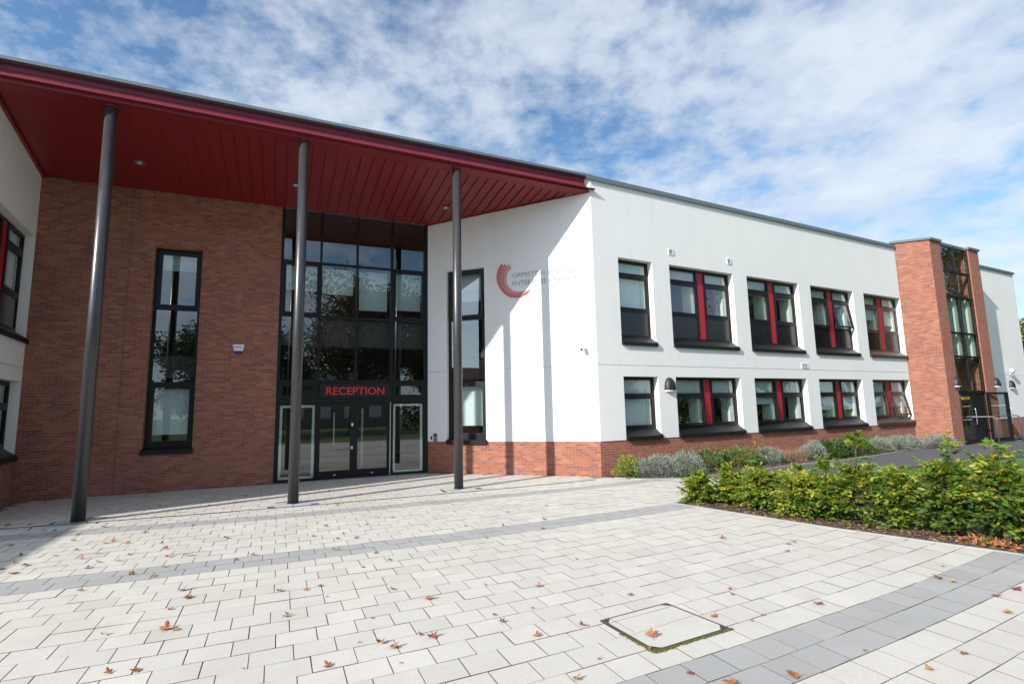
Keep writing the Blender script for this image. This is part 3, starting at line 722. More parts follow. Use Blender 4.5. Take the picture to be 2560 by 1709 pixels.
ic = empty('door_intercom', SW.p(.225, 0, .80), 'steel door intercom panel on the white wall beside the entrance', 'intercom')
m = MB(); m.box(SW, .172, .282, .001, .028, .80, 1.02); m.build('panel', 'steel', ic, bevel=.006)
m = MB(); m.box(SW, .196, .258, .029, .033, .93, .985); m.box(SW, .20, .254, .029, .032, .83, .87); m.build('call_button', 'black_plastic', ic)
m = MB(); m.box(SW, .09, .128, .001, .022, .855, .935); m = m.build('card_reader', 'black_plastic', None, SW.p(.11, 0, .855), .004); tag(m, 'small black card reader next to the steel intercom', 'card reader')

for i, (p, q, lab) in enumerate((((23.12, 11.0), (23.52, 10.26), 'grey tubular handrail hoop in front of the closed tower door'), ((24.75, 10.98), (25.51, 10.41), 'grey tubular handrail hoop beyond the open tower door'))):
    P, Q = np.array([*p, 0]), np.array([*q, 0]); d = (Q-P); h = .965
    path = [P+[0, 0, -.02], P+[0, 0, h-.09]]+[P+d*(.12*(1-math.cos(a)))/1.0*.8+np.array([0, 0, h-.09+.09*math.sin(a)]) for a in (.5, 1.0, 1.5)]
    path += [Q-d*(.12*(1-math.cos(a)))*.8+np.array([0, 0, h-.09+.09*math.sin(a)]) for a in (1.5, 1.0, .5)]+[Q+[0, 0, h-.09], Q+[0, 0, -.02]]
    m = MB(); m.tube(path, .022, 10); tag(m.build('handrail', 'dull_steel', None, (P+Q)/2), lab, 'handrail')

# ------------------------------------------------------------------ ground
def sheet(name, pts, z, mat, kind='structure', thick=.0):
    m = MB()
    if thick: m.slab(pts, z-thick, z)
    else: m.poly([(x, y, z) for x, y in pts])
    o = m.build(name, mat); tag(o, None, None, None, kind); return o
sheet('ground', [(-260, -260), (260, -260), (260, 260), (-260, 260)], -.045, 'grass')
sheet('paving_bed', [(-15.5, -4), (8.5, -4), (8.5, 10.3), (6.9, 10.55), (3.6, YB), (-4.8, YB), (-4.45, 10.3), (-15.5, 10.9)], -.008, 'joint')
BOW = .0095
def warp(x, t):
    x0 = min(3.2, max(-.3, -.3+(t-4)*.62)); return t+BOW*(min(7.5, max(-5, x))-x0)**2*(1 if t > 0 else .6)-.0
rows = []; t = 2.712
while t > -2.5: rows.append((t-.2455, t)); t -= .2455
t = 2.712
for n, dt in ((15, .2453), (2, .235), (9, .2375), (2, .193), (3, .205), (18, .2075)):
    for i in range(n): rows.append((t, t+dt)); t += dt
def shade_of(tm):
    if 2.22 < tm < 2.712 or 6.39 < tm < 6.862 or 8.99 < tm < 9.388: return 'g'
    return 'l'
PV = {'l': ([], [], []), 'g': ([], [], [])}
def in_plate(x, y): return any(abs(x-cx) < .30 and -.36 < y-cy < .20 for cx, cy in COLS)
gap = .0020; bev = .0026
rr = random.Random(5)
for (t0, t1) in sorted(rows):
    key = shade_of((t0+t1)/2); L0 = .2755 if t0 > 2.2 else .30
    x = -12+rr.random()*L0; par = int(round(t0/.24)) % 2
    x = -12+(par*.5+.12*rr.random())*L0
    while x < 8.6:
        L = L0*(1 if rr.random() > .06 else 1.0)+rr.uniform(-.004, .004)
        xm = x+L/2; ym = warp(xm, (t0+t1)/2)
        ok = ym < YB-.02 and ym > -3.5
        if xm > 3.4 and ym > YB+(C[1]-YB)*(xm-B2[0])/(C[0]-B2[0])-.0: ok = ok and ym < 10.45 and False
        if xm > 6.6 and ym > 10.3: ok = False
        if xm < -4.45 and ym > 10.3: ok = False
        if xm > 6.15 and ym < 7.0-.0 and xm > 6.2+(6.95-ym)*.255+.1: ok = False
        if xm > 7.0 and ym > 9.75-(xm-7.34)*.52+.12: ok = False
        if xm > 7.62 and ym < 7.2: ok = False
        if in_plate(xm, ym): ok = False
        if ok:
            V, F, Tn = PV[key]; z = rr.uniform(-.0022, .0012); tx = rr.uniform(-.0012, .0012); b = len(V)
            j = lambda: rr.uniform(-.0012, .0012)
            q = []
            for (xx, tt) in ((x+gap, t0+gap), (x+L-gap, t0+gap), (x+L-gap, t1-gap), (x+gap, t1-gap)):
                q.append((xx+j(), warp(xx, tt)+j()))
            cx, cy = sum(p[0] for p in q)/4, sum(p[1] for p in q)/4
            for xx, yy in q: V.append((xx, yy, z-.0065))
            for xx, yy in q:
                V.append((xx+(bev if xx < cx else -bev)*.6, yy+(bev if yy < cy else -bev)*.6, z+tx*(1 if xx < cx else -1)))
            F += [(b+4, b+5, b+6, b+7), (b, b+1, b+5, b+4), (b+1, b+2, b+6, b+5), (b+2, b+3, b+7, b+6), (b+3, b, b+4, b+7)]
            tv = min(1, max(0, rr.gauss(.52, .2))); tv = tv if rr.random() > .05 else rr.choice((.0, 1.0)); Tn += [tv]*5
        x += L
for key, nm, mt in (('l', 'paving', 'paver_light'), ('g', 'paving_band', 'paver_grey')):
    V, F, Tn = PV[key]; o = np_mesh(nm, np.array(V), np.array(F), mt, Tn, mat2='joint', mi=np.tile([0, 1, 1, 1, 1], len(F)//5)); tag(o, kind='structure')
for cx, cy in COLS:
    V, F, Tn = [], [], []
    for i in range(2):
        for j in range(2):
            a, b_, c_, d_ = cx-.305+i*.305+.004, cx-.305+(i+1)*.305-.004, cy-.35+j*.27+.004, cy-.35+(j+1)*.27-.004
            n = len(V); V += [(a, c_, -.008), (b_, c_, -.008), (b_, d_, -.008), (a, d_, -.008), (a+.004, c_+.004, .001), (b_-.004, c_+.004, .001), (b_-.004, d_-.004, .001), (a+.004, d_-.004, .001)]
            F += [(n+4, n+5, n+6, n+7), (n, n+1, n+5, n+4), (n+1, n+2, n+6, n+5), (n+2, n+3, n+7, n+6), (n+3, n, n+4, n+7)]; Tn += [rr.random()]*5
    tag(np_mesh('paving_slab', np.array(V), np.array(F), 'paver_blue', Tn), kind='structure')
# slot drain that runs under the canopy edge
m = MB()
def drain_y(x): return 10.02+.0085*(x-2.6)**2
xs = np.arange(-9.0, 6.55, .25)
for a, b in zip(xs, xs[1:]):
    ya, yb = drain_y(a), drain_y(b)
    for o_, h in ((-.024, .004), (.016, .004)):
        m.poly([(a, ya+o_, h), (b, yb+o_, h), (b, yb+o_+.008, h), (a, ya+o_+.008, h)])
    m.poly([(a, ya-.024, .002), (b, yb-.024, .002), (b, yb+.024, .002), (a, ya+.024, .002)])
dr = m.build('slot_drain', 'black_plastic', None, (0, 10.05, 0)); tag(dr, 'long dark slot drain line set in the paving along the columns', 'drain')
m = MB()
for x in np.arange(-9.0, 6.5, .05): y = drain_y(x); m.poly([(x, y-.016, .0035), (x+.018, y-.016, .0035), (x+.018, y+.016, .0035), (x, y+.016, .0035)])
m.build('grating', 'dull_steel', dr)

# manhole cover filled with paving
MH = [(2.262, 3.565), (2.297, 2.965), (3.025, 3.015), (2.948, 3.622)]
mh = empty('manhole_cover', (2.63, 3.29, 0), 'square recessed manhole cover filled with pale paving, rimmed with rusty iron and moss', 'manhole cover')
mc = np.mean(MH, axis=0)
def shrink(P, k): return [tuple(mc+(np.array(p)-mc)*(1-k/np.linalg.norm(np.array(p)-mc))) for p in P]
def cham(P, c):
    out = []; n = len(P)
    for i in range(n):
        p, a, b = np.array(P[i]), np.array(P[i-1]), np.array(P[(i+1) % n])
        out += [tuple(p+(a-p)/np.linalg.norm(a-p)*c), tuple(p+(b-p)/np.linalg.norm(b-p)*c)]
    return out
inn = cham(shrink(MH, .034), .06)
outp = cham(MH, .012)
m = MB(); m.slab(outp, -.002, .0035); m.build('cover_frame', 'rust_iron', mh)
m = MB(); m.slab(inn, .0, .0065); cs = np_mesh('cover_infill', np.array([(x, y, .0068) for x, y in inn]), np.array([list(range(8))]), 'paver_light', [.62], mh)
m = MB()
A_, B_, C_, D_ = [np.array(p) for p in shrink(MH, .03)]
for a, b, f in ((A_, D_, .10), (B_, C_, .36), (A_, B_, .14)):
    if f is None: continue
p0, p1 = A_+(B_-A_)*.12, D_+(C_-D_)*.12; m.tube([(*p0, .007), (*p1, .007)], .0018, 4)
p0, p1 = A_+(B_-A_)*.55, D_+(C_-D_)*.5; m.tube([(*p0, .007), (*p1, .007)], .0012, 4)
p0, p1 = A_+(D_-A_)*.10, B_+(C_-B_)*.08; m.tube([(*p0, .007), (*(p0+(p1-p0)*.5), .007)], .0018, 4)
m.build('cover_joint', 'joint', mh)
m = MB()
for p in (A_, C_): q = p+(mc-p)*.055; m.tube([(*q, .0036), (*q, .0046)], .011, 10)
m.build('lifting_hole', 'black_plastic', mh)
# moss along the two near edges
mv, mf, mt_ = [], [], []
for (a, b) in ((MH[0], MH[1]), (MH[1], MH[2])):
    a, b = np.array(a), np.array(b); d = b-a; nrm = np.array([d[1], -d[0]])/np.linalg.norm(d)
    for i in range(520):
        tt = rr.random()**(.6 if b is MH[1] else 1); 
        if (np.allclose(b, MH[1]) and tt < .42): continue
        p = a+d*tt+nrm*abs(rr.gauss(0, .007)); s = rr.uniform(.004, .008); n = len(mv); w = rr.random()*6.28
        mv += [(p[0]+s*math.cos(w+q*2.094), p[1]+s*math.sin(w+q*2.094), .002+rr.random()*.004) for q in range(3)]+[(p[0], p[1], .006+rr.random()*.008)]
        mf += [(n, n+1, n+3), (n+1, n+2, n+3), (n+2, n, n+3)]; mt_ += [rr.random()]*3
np_mesh('moss_fringe', np.array(mv), np.array(mf), 'moss', mt_, mh)

# path, planting bed, hedge bed, lawn
PATH = [(8.35, 7.9), (13.3, 7.95), (19, 7.75), (60, 6.5), (60, 13.2), (30.7, 11.9), (27.5, 11.72), (27.5, 10.95), (21.4, 10.78), (19.1, 10.68), (17.2, 10.28), (14.4, 9.82), (12.4, 9.72), (9.6, 9.3), (8.35, 9.15)]
sheet('path', PATH, -.004, 'asphalt')
BED = [(6.93, 10.46), (6.98, 10.12), (7.36, 9.64), (8.25, 9.17), (9.6, 9.28), (12.4, 9.7), (14.4, 9.80), (17.2, 10.26), (19.1, 10.66), (21.4, 10.76), TL.p(TL.L, 0, 0)[:2], TL.p(0, 0, 0)[:2]]
sheet('planting_soil', BED, .012, 'soil')
m = MB()
for (a, b) in zip(BED[1:9], BED[2:10]):
    a, b = np.array(a), np.array(b); d = (b-a)/np.linalg.norm(b-a); n = np.array([d[1], -d[0]])*.022
    m.slab([tuple(a-n), tuple(a+n), tuple(b+n), tuple(b-n)][::-1], -.02, .022)
tag(m.build('kerb_edging', 'paver_grey'), kind='structure')
HB = [(6.02, 7.06), (6.30, 5.75), (6.545, 4.668), (7.03, 3.15), (7.5, 1.2), (9.2, 1.2), (8.2, 3.4), (7.75, 5.0), (7.3, 7.25)]
sheet('hedge_soil', HB, .006, 'soil')
m = MB()
for (a, b) in list(zip(HB[:4], HB[1:5]))+[(HB[-1], HB[0])]:
    a, b = np.array(a), np.array(b); d = (b-a)/np.linalg.norm(b-a); n = np.array([d[1], -d[0]])*.018
    m.slab([tuple(a-n), tuple(a+n), tuple(b+n), tuple(b-n)], -.02, .010)
tag(m.build('kerb_edging', 'paver_grey'), kind='structure')
def inside(poly, x, y):
    c = False; n = len(poly)
    for i in range(n):
        (x1, y1), (x2, y2) = poly[i], poly[i-1]
        if (y1 > y) != (y2 > y) and x < (x2-x1)*(y-y1)/(y2-y1)+x1: c = not c
    return c
def chips(poly, n, name, mat, size, z):
    V, F, Tn = [], [], []; P = np.array(poly); lo, hi = P.min(0), P.max(0)
    while len(F) < n:
        x, y = rr.uniform(lo[0], hi[0]), rr.uniform(lo[1], hi[1])
        if not inside(poly, x, y): continue
        w = rr.random()*6.28; l, s = size*rr.uniform(.5, 1.3), size*rr.uniform(.15, .35); b = len(V); c, sn = math.cos(w), math.sin(w); t1, t2 = rr.uniform(-.5, .5)*s*2, rr.uniform(-.3, .3)*l
        for u, v in ((-l, -s), (l, -s), (l, s), (-l, s)): V.append((x+u*c-v*sn, y+u*sn+v*c, z+.006+abs(rr.gauss(0, .008))+t1*v/s*.3+t2*u/l*.3))
        F.append((b, b+1, b+2, b+3)); Tn.append(rr.random())
    return tag(np_mesh(name, np.array(V), np.array(F), mat, Tn), None, None, None, 'stuff')
tag(chips(HB, 5200, 'bark_mulch', 'bark_chip', .022, .006), 'brown bark mulch strewn under the beech hedge', 'mulch')
tag(chips(BED, 2600, 'bark_mulch', 'bark_chip', .026, .012), 'dark bark mulch around the shrubs along the front wall', 'mulch')
LAWN = [(7.75, 7.3), (8.4, 7.85), (13.3, 7.9), (19, 7.7), (26, 7.5), (26, 1), (9.3, 1.0), (8.2, 3.4), (7.8, 5.0)]
sheet('lawn', LAWN, -.012, 'grass')
V, F, Tn = [], [], []
for _ in range(26000):
    x, y = rr.uniform(7.7, 14), rr.uniform(2.2, 7.9)
    if not inside(LAWN, x, y): continue
    h = rr.uniform(.02, .05); w = rr.random()*6.28; a, bb = rr.gauss(0, .012), rr.gauss(0, .012); n = len(V)
    V += [(x-.004*math.cos(w), y-.004*math.sin(w), -.012), (x+.004*math.cos(w), y+.004*math.sin(w), -.012), (x+a, y+bb, h)]; F.append((n, n+1, n+2)); Tn.append(rr.random())
tag(np_mesh('grass_blades', np.array(V), np.array(F), 'lawn_blade', Tn), 'short green lawn grass beyond the beech hedge', 'grass', None, 'stuff')

# ------------------------------------------------------------------ plants
LEAF = np.array([(0, 0, 0), (.22, .26, .05), (.26, .55, .04), (.0, 1, -.06), (-.26, .55, .04), (-.22, .26, .05), (0, .5, -.03)], float)
LEAF_F = np.array([(0, 1, 2, 6), (6, 2, 3, 3), (0, 6, 4, 5), (6, 3, 3, 4)])
LEAF_T = np.array([(0, 1, 6), (1, 2, 6), (2, 3, 6), (3, 4, 6), (4, 5, 6), (5, 0, 6)])
DIA = np.array([(0, 0, 0), (.32, .45, .03), (0, 1, 0), (-.32, .45, .03)], float); DIA_F = np.array([(0, 1, 2, 3)])
def scatter(tmpl, faces, pos, dirs, nrm, size, rng):
    """instances of a leaf template: +y along dirs, +z along nrm (numpy)."""
    d = dirs/np.linalg.norm(dirs, axis=1, keepdims=True); x = np.cross(d, nrm); x /= (np.linalg.norm(x, axis=1, keepdims=True)+1e-9); n = np.cross(x, d)
    V = pos[:, None, :]+size[:, None, None]*(tmpl[None, :, 0, None]*x[:, None, :]+tmpl[None, :, 1, None]*d[:, None, :]+tmpl[None, :, 2, None]*n[:, None, :])
    k = len(tmpl); F = (faces[None]+(np.arange(len(pos))*k)[:, None, None]).reshape(-1, faces.shape[1])
    return V.reshape(-1, 3), F
def unit(v): return v/(np.linalg.norm(v)+1e-9)

def beech(x, y, h, rad, seed, label, nleaf, tbias=0.0, sprig=1.1):
    g = np.random.default_rng(seed); at = (x, y, 0)
    r = empty('beech_plant', at, label, 'hedge plant', 'beech plants of the hedge')
    m = MB(); P, D, N, Sz, Tt = [], [], [], [], []
    mains = []
    for k in range(4):
        a = g.uniform(0, 6.28); lean = g.uniform(.02, .22)*(k > 0); top = h*(sprig if k == 0 else g.uniform(.72, .95)); pts = []
        p = np.array([x+g.normal(0, .02), y+g.normal(0, .02), -.02])
        for i in range(7):
            f = i/6; pts.append(p+np.array([math.cos(a)*lean*f+g.normal(0, .012), math.sin(a)*lean*f+g.normal(0, .012), top*f]))
        m.tube(pts, list(np.linspace(.011, .003, 7)), 5); mains.append(pts)
    per = 11; ntw = nleaf//per
    for k in range(ntw):
        q0 = 0 if g.random() < .14 else g.integers(1, 4); pts = mains[q0]; f = .16+.80*g.random()**.9; i = f*6; a0 = int(min(5, i)); b = pts[a0]+(pts[a0+1]-pts[a0])*(i-a0)
        a = g.uniform(0, 6.28); prof = (1-abs(f-.45)**2*1.7); L = rad*g.uniform(.35, 1.05)*max(.25, prof)*(.6 if q0 == 0 and f > .6 else 1)
        up = g.uniform(-.25, .55)+(f > .75)*.5; d = unit(np.array([math.cos(a), math.sin(a), up])); mid = b+d*L*.5+np.array([0, 0, g.normal(0, .02)]); tip = b+d*L+np.array([0, 0, -.12*L+g.normal(0, .03)])
        m.tube([b, mid, tip], [.004, .0028, .0015], 4, False)
        nn = unit(np.array([g.normal(0, .35), g.normal(0, .35), 1.0])); side = unit(np.cross(d, nn))
        tv = np.clip(g.normal(.42+.18*(f > .55)+tbias, .17), .03, .96)
        for q in range(per):
            t = .25+.75*q/(per-1); pos = b+(mid-b)*min(1, 2*t)+(tip-mid)*max(0, 2*t-1); sg = 1 if q % 2 else -1
            dd = unit(d*.75+side*sg*.8+np.array([0, 0, g.normal(-.12, .3)])) if q < per-1 else d
            P.append(pos+g.normal(0, .006, 3)); D.append(dd); N.append(unit(nn+g.normal(0, .38, 3))); Sz.append(g.uniform(.046, .088)); Tt.append(np.clip(tv+g.normal(0, .15), .03, .93) if g.random() > .004 else (0 if g.random() > .5 else 1))
    m.build('stem', 'twig', r)
    V, F = scatter(LEAF, LEAF_T, np.array(P), np.array(D), np.array(N), np.array(Sz), g)
    np_mesh('foliage', V, F, 'beech_leaf', np.repeat(Tt, 6), r)
BP_ = [(6.47, 6.93, .40, .33, 2300, .06, 1.1, 'low beech plant at the far end of the hedge where the grey paving band stops'),
       (6.76, 6.55, .47, .38, 2900, .08, 1.15, 'second beech plant from the far end, bushy and yellow green'),
       (6.74, 5.98, .50, .40, 3000, .10, 1.3, 'third beech plant from the far end of the hedge, yellowish'),
       (6.84, 5.38, .54, .40, 3000, .16, 1.15, 'yellowest beech plant in the middle of the hedge'),
       (7.04, 5.06, .56, .38, 2700, .06, 1.3, 'fifth beech plant from the far end of the hedge'),
       (7.14, 4.68, .66, .40, 2900, .02, 1.55, 'beech plant with one tall thin stem rising above the hedge'),
       (7.30, 4.25, .62, .38, 2600, .0, 1.1, 'dark green beech plant after the tall stemmed one'),
       (7.44, 3.80, .78, .42, 3400, -.06, 1.3, 'tall dark glossy beech plant just beyond the heap of brown leaves'),
       (7.54, 3.33, .92, .44, 3800, -.02, 1.15, 'tallest beech plant above the heap of brown leaves'),
       (7.76, 2.82, .98, .44, 3600, .03, 1.15, 'nearest beech plant, cut off by the edge of the photo'),
       (7.55, 5.75, .46, .36, 1900, .04, 1.2, 'beech plant in the back row of the hedge by the lawn')]
for i, (x, y, h, rd, n, tb, sg_, lab) in enumerate(BP_): beech(x, y, h*(1.17 if i < 8 else 1.06), rd*1.06, 40+i, lab, int(n*.88), tb+.06, sg_)

def mound(name, at, rx, ry, h, n, ln, wd, mat, label, cat, seed, group=None, upness=.5, lumpy=.25, shape=DIA, shf=DIA_F, tm=(.5, .22), rot=0.0):
    g = np.random.default_rng(seed); r = empty(name, (*at, 0), label, cat, group)
    th = g.uniform(0, 6.283, n); cz = g.random(n)**.75; lum = 1+lumpy*np.sin(th*3+seed)*np.cos(cz*5+seed*.7)+g.normal(0, .06, n)
    rr_ = np.sqrt(1-cz**2)*lum*g.uniform(.72, 1.0, n)**.6
    lx, ly = rx*rr_*np.cos(th), ry*rr_*np.sin(th); c, s = math.cos(rot), math.sin(rot)
    pos = np.c_[at[0]+lx*c-ly*s, at[1]+lx*s+ly*c, h*cz*lum*g.uniform(.75, 1.0, n)+.01]
    out = np.c_[np.cos(th)*(1-cz*.6), np.sin(th)*(1-cz*.6), cz*.6+upness]; out[:, :2] = out[:, :2]@np.array([[c, s], [-s, c]])
    out += g.normal(0, .35, (n, 3)); nr = g.normal(0, 1, (n, 3))
    tmp = shape.copy(); tmp[:, 0] *= wd
    V, F = scatter(tmp, shf, pos, out, nr, ln*g.uniform(.6, 1.25, n), g)
    k = shf.shape[0]
    np_mesh('foliage', V, F, mat, np.repeat(np.clip(g.normal(tm[0], tm[1], n)+.15*(cz-.5), 0, 1), k), r)
    m = MB()
    for i in range(9):
        a = g.uniform(0, 6.28); q = g.uniform(.3, .8)
        m.tube([(at[0], at[1], -.02), (at[0]+rx*q*.5*math.cos(a), at[1]+ry*q*.5*math.sin(a), h*.45), (at[0]+rx*q*math.cos(a), at[1]+ry*q*math.sin(a), h*.8)], [.012, .008, .004], 5, False)
    m.build('stem', 'twig', r); return r
def fs(u, o): p = FS.p(u, o, 0); return (p[0], p[1])
ang = math.atan2(DT[1], DT[0])
mound('lime_shrub', fs(.30, .50), .26, .22, .40, 700, .055, .9, 'lime_leaf', 'small lime green shrub at the corner of the brick plinth', 'shrub', 3, None, .5, .4, LEAF, LEAF_T, rot=ang)
mound('lime_shrub', fs(.66, .30), .22, .16, .42, 420, .05, .9, 'lime_leaf', 'lime green sprigs behind the first grey mound', 'shrub', 4, None, .6, .5, LEAF, LEAF_T, rot=ang)
mound('grey_mound', (7.95, 9.72), .58, .36, .45, 5200, .055, .35, 'santolina', 'silvery grey rounded mound nearest the white corner', 'shrub', 5, 'silvery grey mounds in the bed', .6, .15, rot=-.35)
mound('grey_mound', (8.75, 9.78), .55, .40, .46, 4200, .055, .35, 'santolina', 'silvery grey mound half hidden behind the hedge end', 'shrub', 6, 'silvery grey mounds in the bed', .6, .2, rot=-.1)
mound('green_shrub', fs(3.0, .45), .55, .34, .43, 2200, .07, .5, 'shrub_leaf', 'low green shrub under the ground floor window with the tilted sash', 'shrub', 7, None, .7, .3, rot=ang, tm=(.75, .2))
mound('green_shrub', fs(4.0, .55), .60, .38, .42, 2400, .07, .5, 'shrub_leaf', 'low olive green shrub just left of the tall wispy plant', 'shrub', 8, None, .7, .35, rot=ang, tm=(.85, .15))
mound('grey_mound', fs(5.05, .62), .42, .32, .42, 2600, .07, .3, 'santolina', 'grey green tuft at the foot of the tall wispy plant', 'shrub', 9, 'silvery grey mounds in the bed', .9, .3, rot=ang)
def wisp(at, h, n, seed, label, mat='lime_leaf'):
    g = np.random.default_rng(seed); r = empty('wispy_plant', (*at, 0), label, 'plant'); m = MB(); P, D = [], []
    for k in range(n):
        a = g.uniform(0, 6.28); q = g.uniform(.05, .22); hh = h*g.uniform(.7, 1); pts = [np.array([at[0]+q*f*math.cos(a)+g.normal(0, .01), at[1]+q*f*math.sin(a)+g.normal(0, .01), hh*f-.02]) for f in np.linspace(0, 1, 7)]
        m.tube(pts, list(np.linspace(.007, .002, 7)), 4, False)
        for i in range(14): f = g.uniform(.3, 1)*6; i0 = int(min(5, f)); P.append(pts[i0]+(pts[i0+1]-pts[i0])*(f-i0)); D.append(unit(g.normal(0, 1, 3)+[0, 0, .3]))
    m.build('stem', 'twig', r); n_ = len(P)
    V, F = scatter(LEAF, LEAF_T, np.array(P), np.array(D), g.normal(0, 1, (n_, 3))+[0, 0, 1], g.uniform(.04, .075, n_), g); np_mesh('foliage', V, F, mat, np.repeat(g.random(n_), 6), r)
wisp(fs(4.72, .6), .80, 5, 21, 'tall wispy yellow green plant between the second and third windows')
wisp(fs(12.05, .35), .56, 5, 22, 'sprig of green leaves behind the far row of grey mounds')
wisp(fs(13.55, .5), .55, 4, 23, 'green sprig against the foot of the brick tower')
def tuft(at, h, n, mat, seed, label, spread):
    g = np.random.default_rng(seed); a = g.uniform(0, 6.28, n); b = np.c_[at[0]+g.normal(0, .07, n), at[1]+g.normal(0, .07, n), np.full(n, 0.0)]; hh = h*g.uniform(.55, 1.0, n); q = spread*g.uniform(.2, 1, n)
    V = np.zeros((n, 6, 3)); w = .0035
    sx = np.c_[-np.sin(a), np.cos(a), np.zeros(n)]*w
    for i, f in enumerate((0, .55, 1.0)):
        c = b+np.c_[np.cos(a)*q*f**1.7, np.sin(a)*q*f**1.7, hh*f*(1-.25*f*f)]; V[:, 2*i] = c-sx*(1.05-f); V[:, 2*i+1] = c+sx*(1.05-f)
    F = np.array([(0, 1, 3, 2), (2, 3, 5, 4)])[None]+(np.arange(n)*6)[:, None, None]
    tag(np_mesh('grass_tuft', V.reshape(-1, 3), F.reshape(-1, 4), mat, np.repeat(g.random(n), 2), None, (*at, 0)), label, 'ornamental grass', 'dry grasses in the bed')
tuft(fs(5.85, .5), .52, 420, 'dry_grass', 31, 'dry straw coloured grass tuft under the third ground floor window', .42)
tuft(fs(6.35, .6), .50, 420, 'dry_grass', 32, 'dry pale grass tuft next to the lavender', .40)
mound('grey_mound', fs(7.0, .62), .40, .30, .42, 2400, .085, .25, 'santolina', 'wispy grey lavender beside the dry grasses', 'shrub', 10, 'silvery grey mounds in the bed', 1.1, .3, rot=ang)
mound('green_shrub', fs(7.9, .62), .70, .42, .42, 3600, .075, .7, 'shrub_leaf', 'dark green spreading shrub right of the dry grasses', 'shrub', 12, None, .5, .25, LEAF, LEAF_T, tm=(.28, .2), rot=ang)
mound('green_shrub', fs(9.1, .55), .85, .40, .52, 3200, .07, .6, 'shrub_leaf', 'mid green shrub left of the long grey row', 'shrub', 13, None, .6, .25, tm=(.6, .2), rot=ang)
for u, o_, sx, hh, sd, lab in ((10.6, .45, .62, .42, 14, 'long grey green mound under the fourth ground floor window'), (11.6, .45, .60, .40, 15, 'grey green mound under the brown framed window'), (12.6, .35, .55, .38, 16, 'grey green mound just before the brick tower'), (13.7, .75, .70, .36, 17, 'last grey green mound, by the corner of the brick tower')):
    mound('grey_mound', fs(u, o_), sx, .32, hh, 3000, .075, .25, 'santolina', lab, 'shrub', sd, 'silvery grey mounds in the bed', .9, .2, rot=ang if u < 13 else -.2)
# pot plant and bits on the window ledge inside
pp = empty('pot_plant', FS.p(3.2, -.36, 1.08), 'pot of pink flowers on the inner ledge of the tilted open window', 'pot plant')
m = MB(); a = FS.p(3.2, -.36, 1.06); m.tube([a, (a[0], a[1], a[2]+.10)], [.045, .06], 14); m.build('pot', 'terracotta', pp)
g = np.random.default_rng(5); n = 60; P = np.array([a[0], a[1], a[2]+.13])+g.normal(0, .05, (n, 3)); V, F = scatter(LEAF, LEAF_T, P, g.normal(0, 1, (n, 3)), g.normal(0, 1, (n, 3)), g.uniform(.03, .05, n), g); np_mesh('foliage', V, F, 'shrub_leaf', np.repeat(g.random(n), 6), pp)
n = 26; P = np.array([a[0], a[1], a[2]+.2])+g.normal(0, .05, (n, 3)); V, F = scatter(DIA, DIA_F, P, g.normal(0, 1, (n, 3)), g.normal(0, 1, (n, 3)), g.uniform(.03, .045, n), g); np_mesh('flowers', V, F, 'flower', g.random(n), pp)
m = MB(); m.box(FS, 2.55, 4.88, -.42, -.25, 1.02, 1.05); m.build('window_ledge', 'white_plastic', school)

# ------------------------------------------------------------------ trees
def tree(at, h, crown_r, seed, leafmat, label, nleaf=7000, leaf=.20, clear=.28, group='trees around the grounds', squash=1.0):
    g = np.random.default_rng(seed); r = empty('tree', (*at, 0), label, 'tree', group); m = MB(); tips = []
    def limb(p, d, L, rad, depth):
        pts = [p]; n = 5; q = p.copy(); dd = d.copy()
        for i in range(n):
            dd = unit(dd+g.normal(0, .13, 3)+np.array([0, 0, .06])); q = q+dd*L/n; pts.append(q)
        m.tube(pts, list(np.linspace(rad, rad*.45, n+1)), 7 if depth < 2 else 5, False)
        if depth >= 2: tips.extend(pts[2:])
        if depth < 3:
            k = 5 if depth == 0 else (4 if depth == 1 else 3)
            for j in range(k):
                f = g.uniform(.45, 1.0); b = pts[int(f*n)]; a = g.uniform(0, 6.28)+j*6.28/k; el = g.uniform(.1, .9)
                nd = unit(np.array([math.cos(a), math.sin(a), el])+dd*.45); limb(b, nd, L*g.uniform(.55, .8), rad*.5, depth+1)
    t0 = np.array([at[0], at[1], -.1]); th = h*clear; pts = [t0+np.array([g.normal(0, .03), g.normal(0, .03), th*f*1.0]) for f in np.linspace(0, 1, 5)]
    m.tube(pts, list(np.linspace(h*.028, h*.02, 5)), 10, False)
    for j in range(6):
        a = j*1.047+g.uniform(-.3, .3); limb(pts[-1], unit(np.array([math.cos(a), math.sin(a), g.uniform(.5, 1.6)])), h*g.uniform(.26, .36), h*.012, 1)
    limb(pts[-1], np.array([0, 0, 1.0]), h*.42, h*.016, 0)
    m.build('trunk', 'bark', r)
    tp = np.array(tips); c = np.array([at[0], at[1], h*.62]); rel = (tp-c)/np.array([crown_r, crown_r, h*.40*squash]); k = np.linalg.norm(rel, axis=1)
    tp = np.where((k > 1.0)[:, None], c+(tp-c)/np.maximum(k, 1)[:, None], tp)
    idx = g.integers(0, len(tp), nleaf); cl = g.normal(0, 1, (nleaf, 3))*crown_r*.10
    P = tp[idx]+cl; dz = (P[:, 2]-c[2])/(h*.4)
    V, F = scatter(DIA*np.array([1.35, 1, 1]), DIA_F, P, g.normal(0, 1, (nleaf, 3))+[0, 0, -.2], g.normal(0, 1, (nleaf, 3))+[0, 0, .7], leaf*g.uniform(.6, 1.25, nleaf), g)
    tt = g.random(len(tp))[idx]*.6+g.random(nleaf)*.4
    np_mesh('crown', V, F, leafmat, tt, r)
tree((41.0, 15.6), 8.6, 3.0, 1, 'tree_gold', 'yellow green tree past the far end of the white wall', 9000, .24, .2, None)
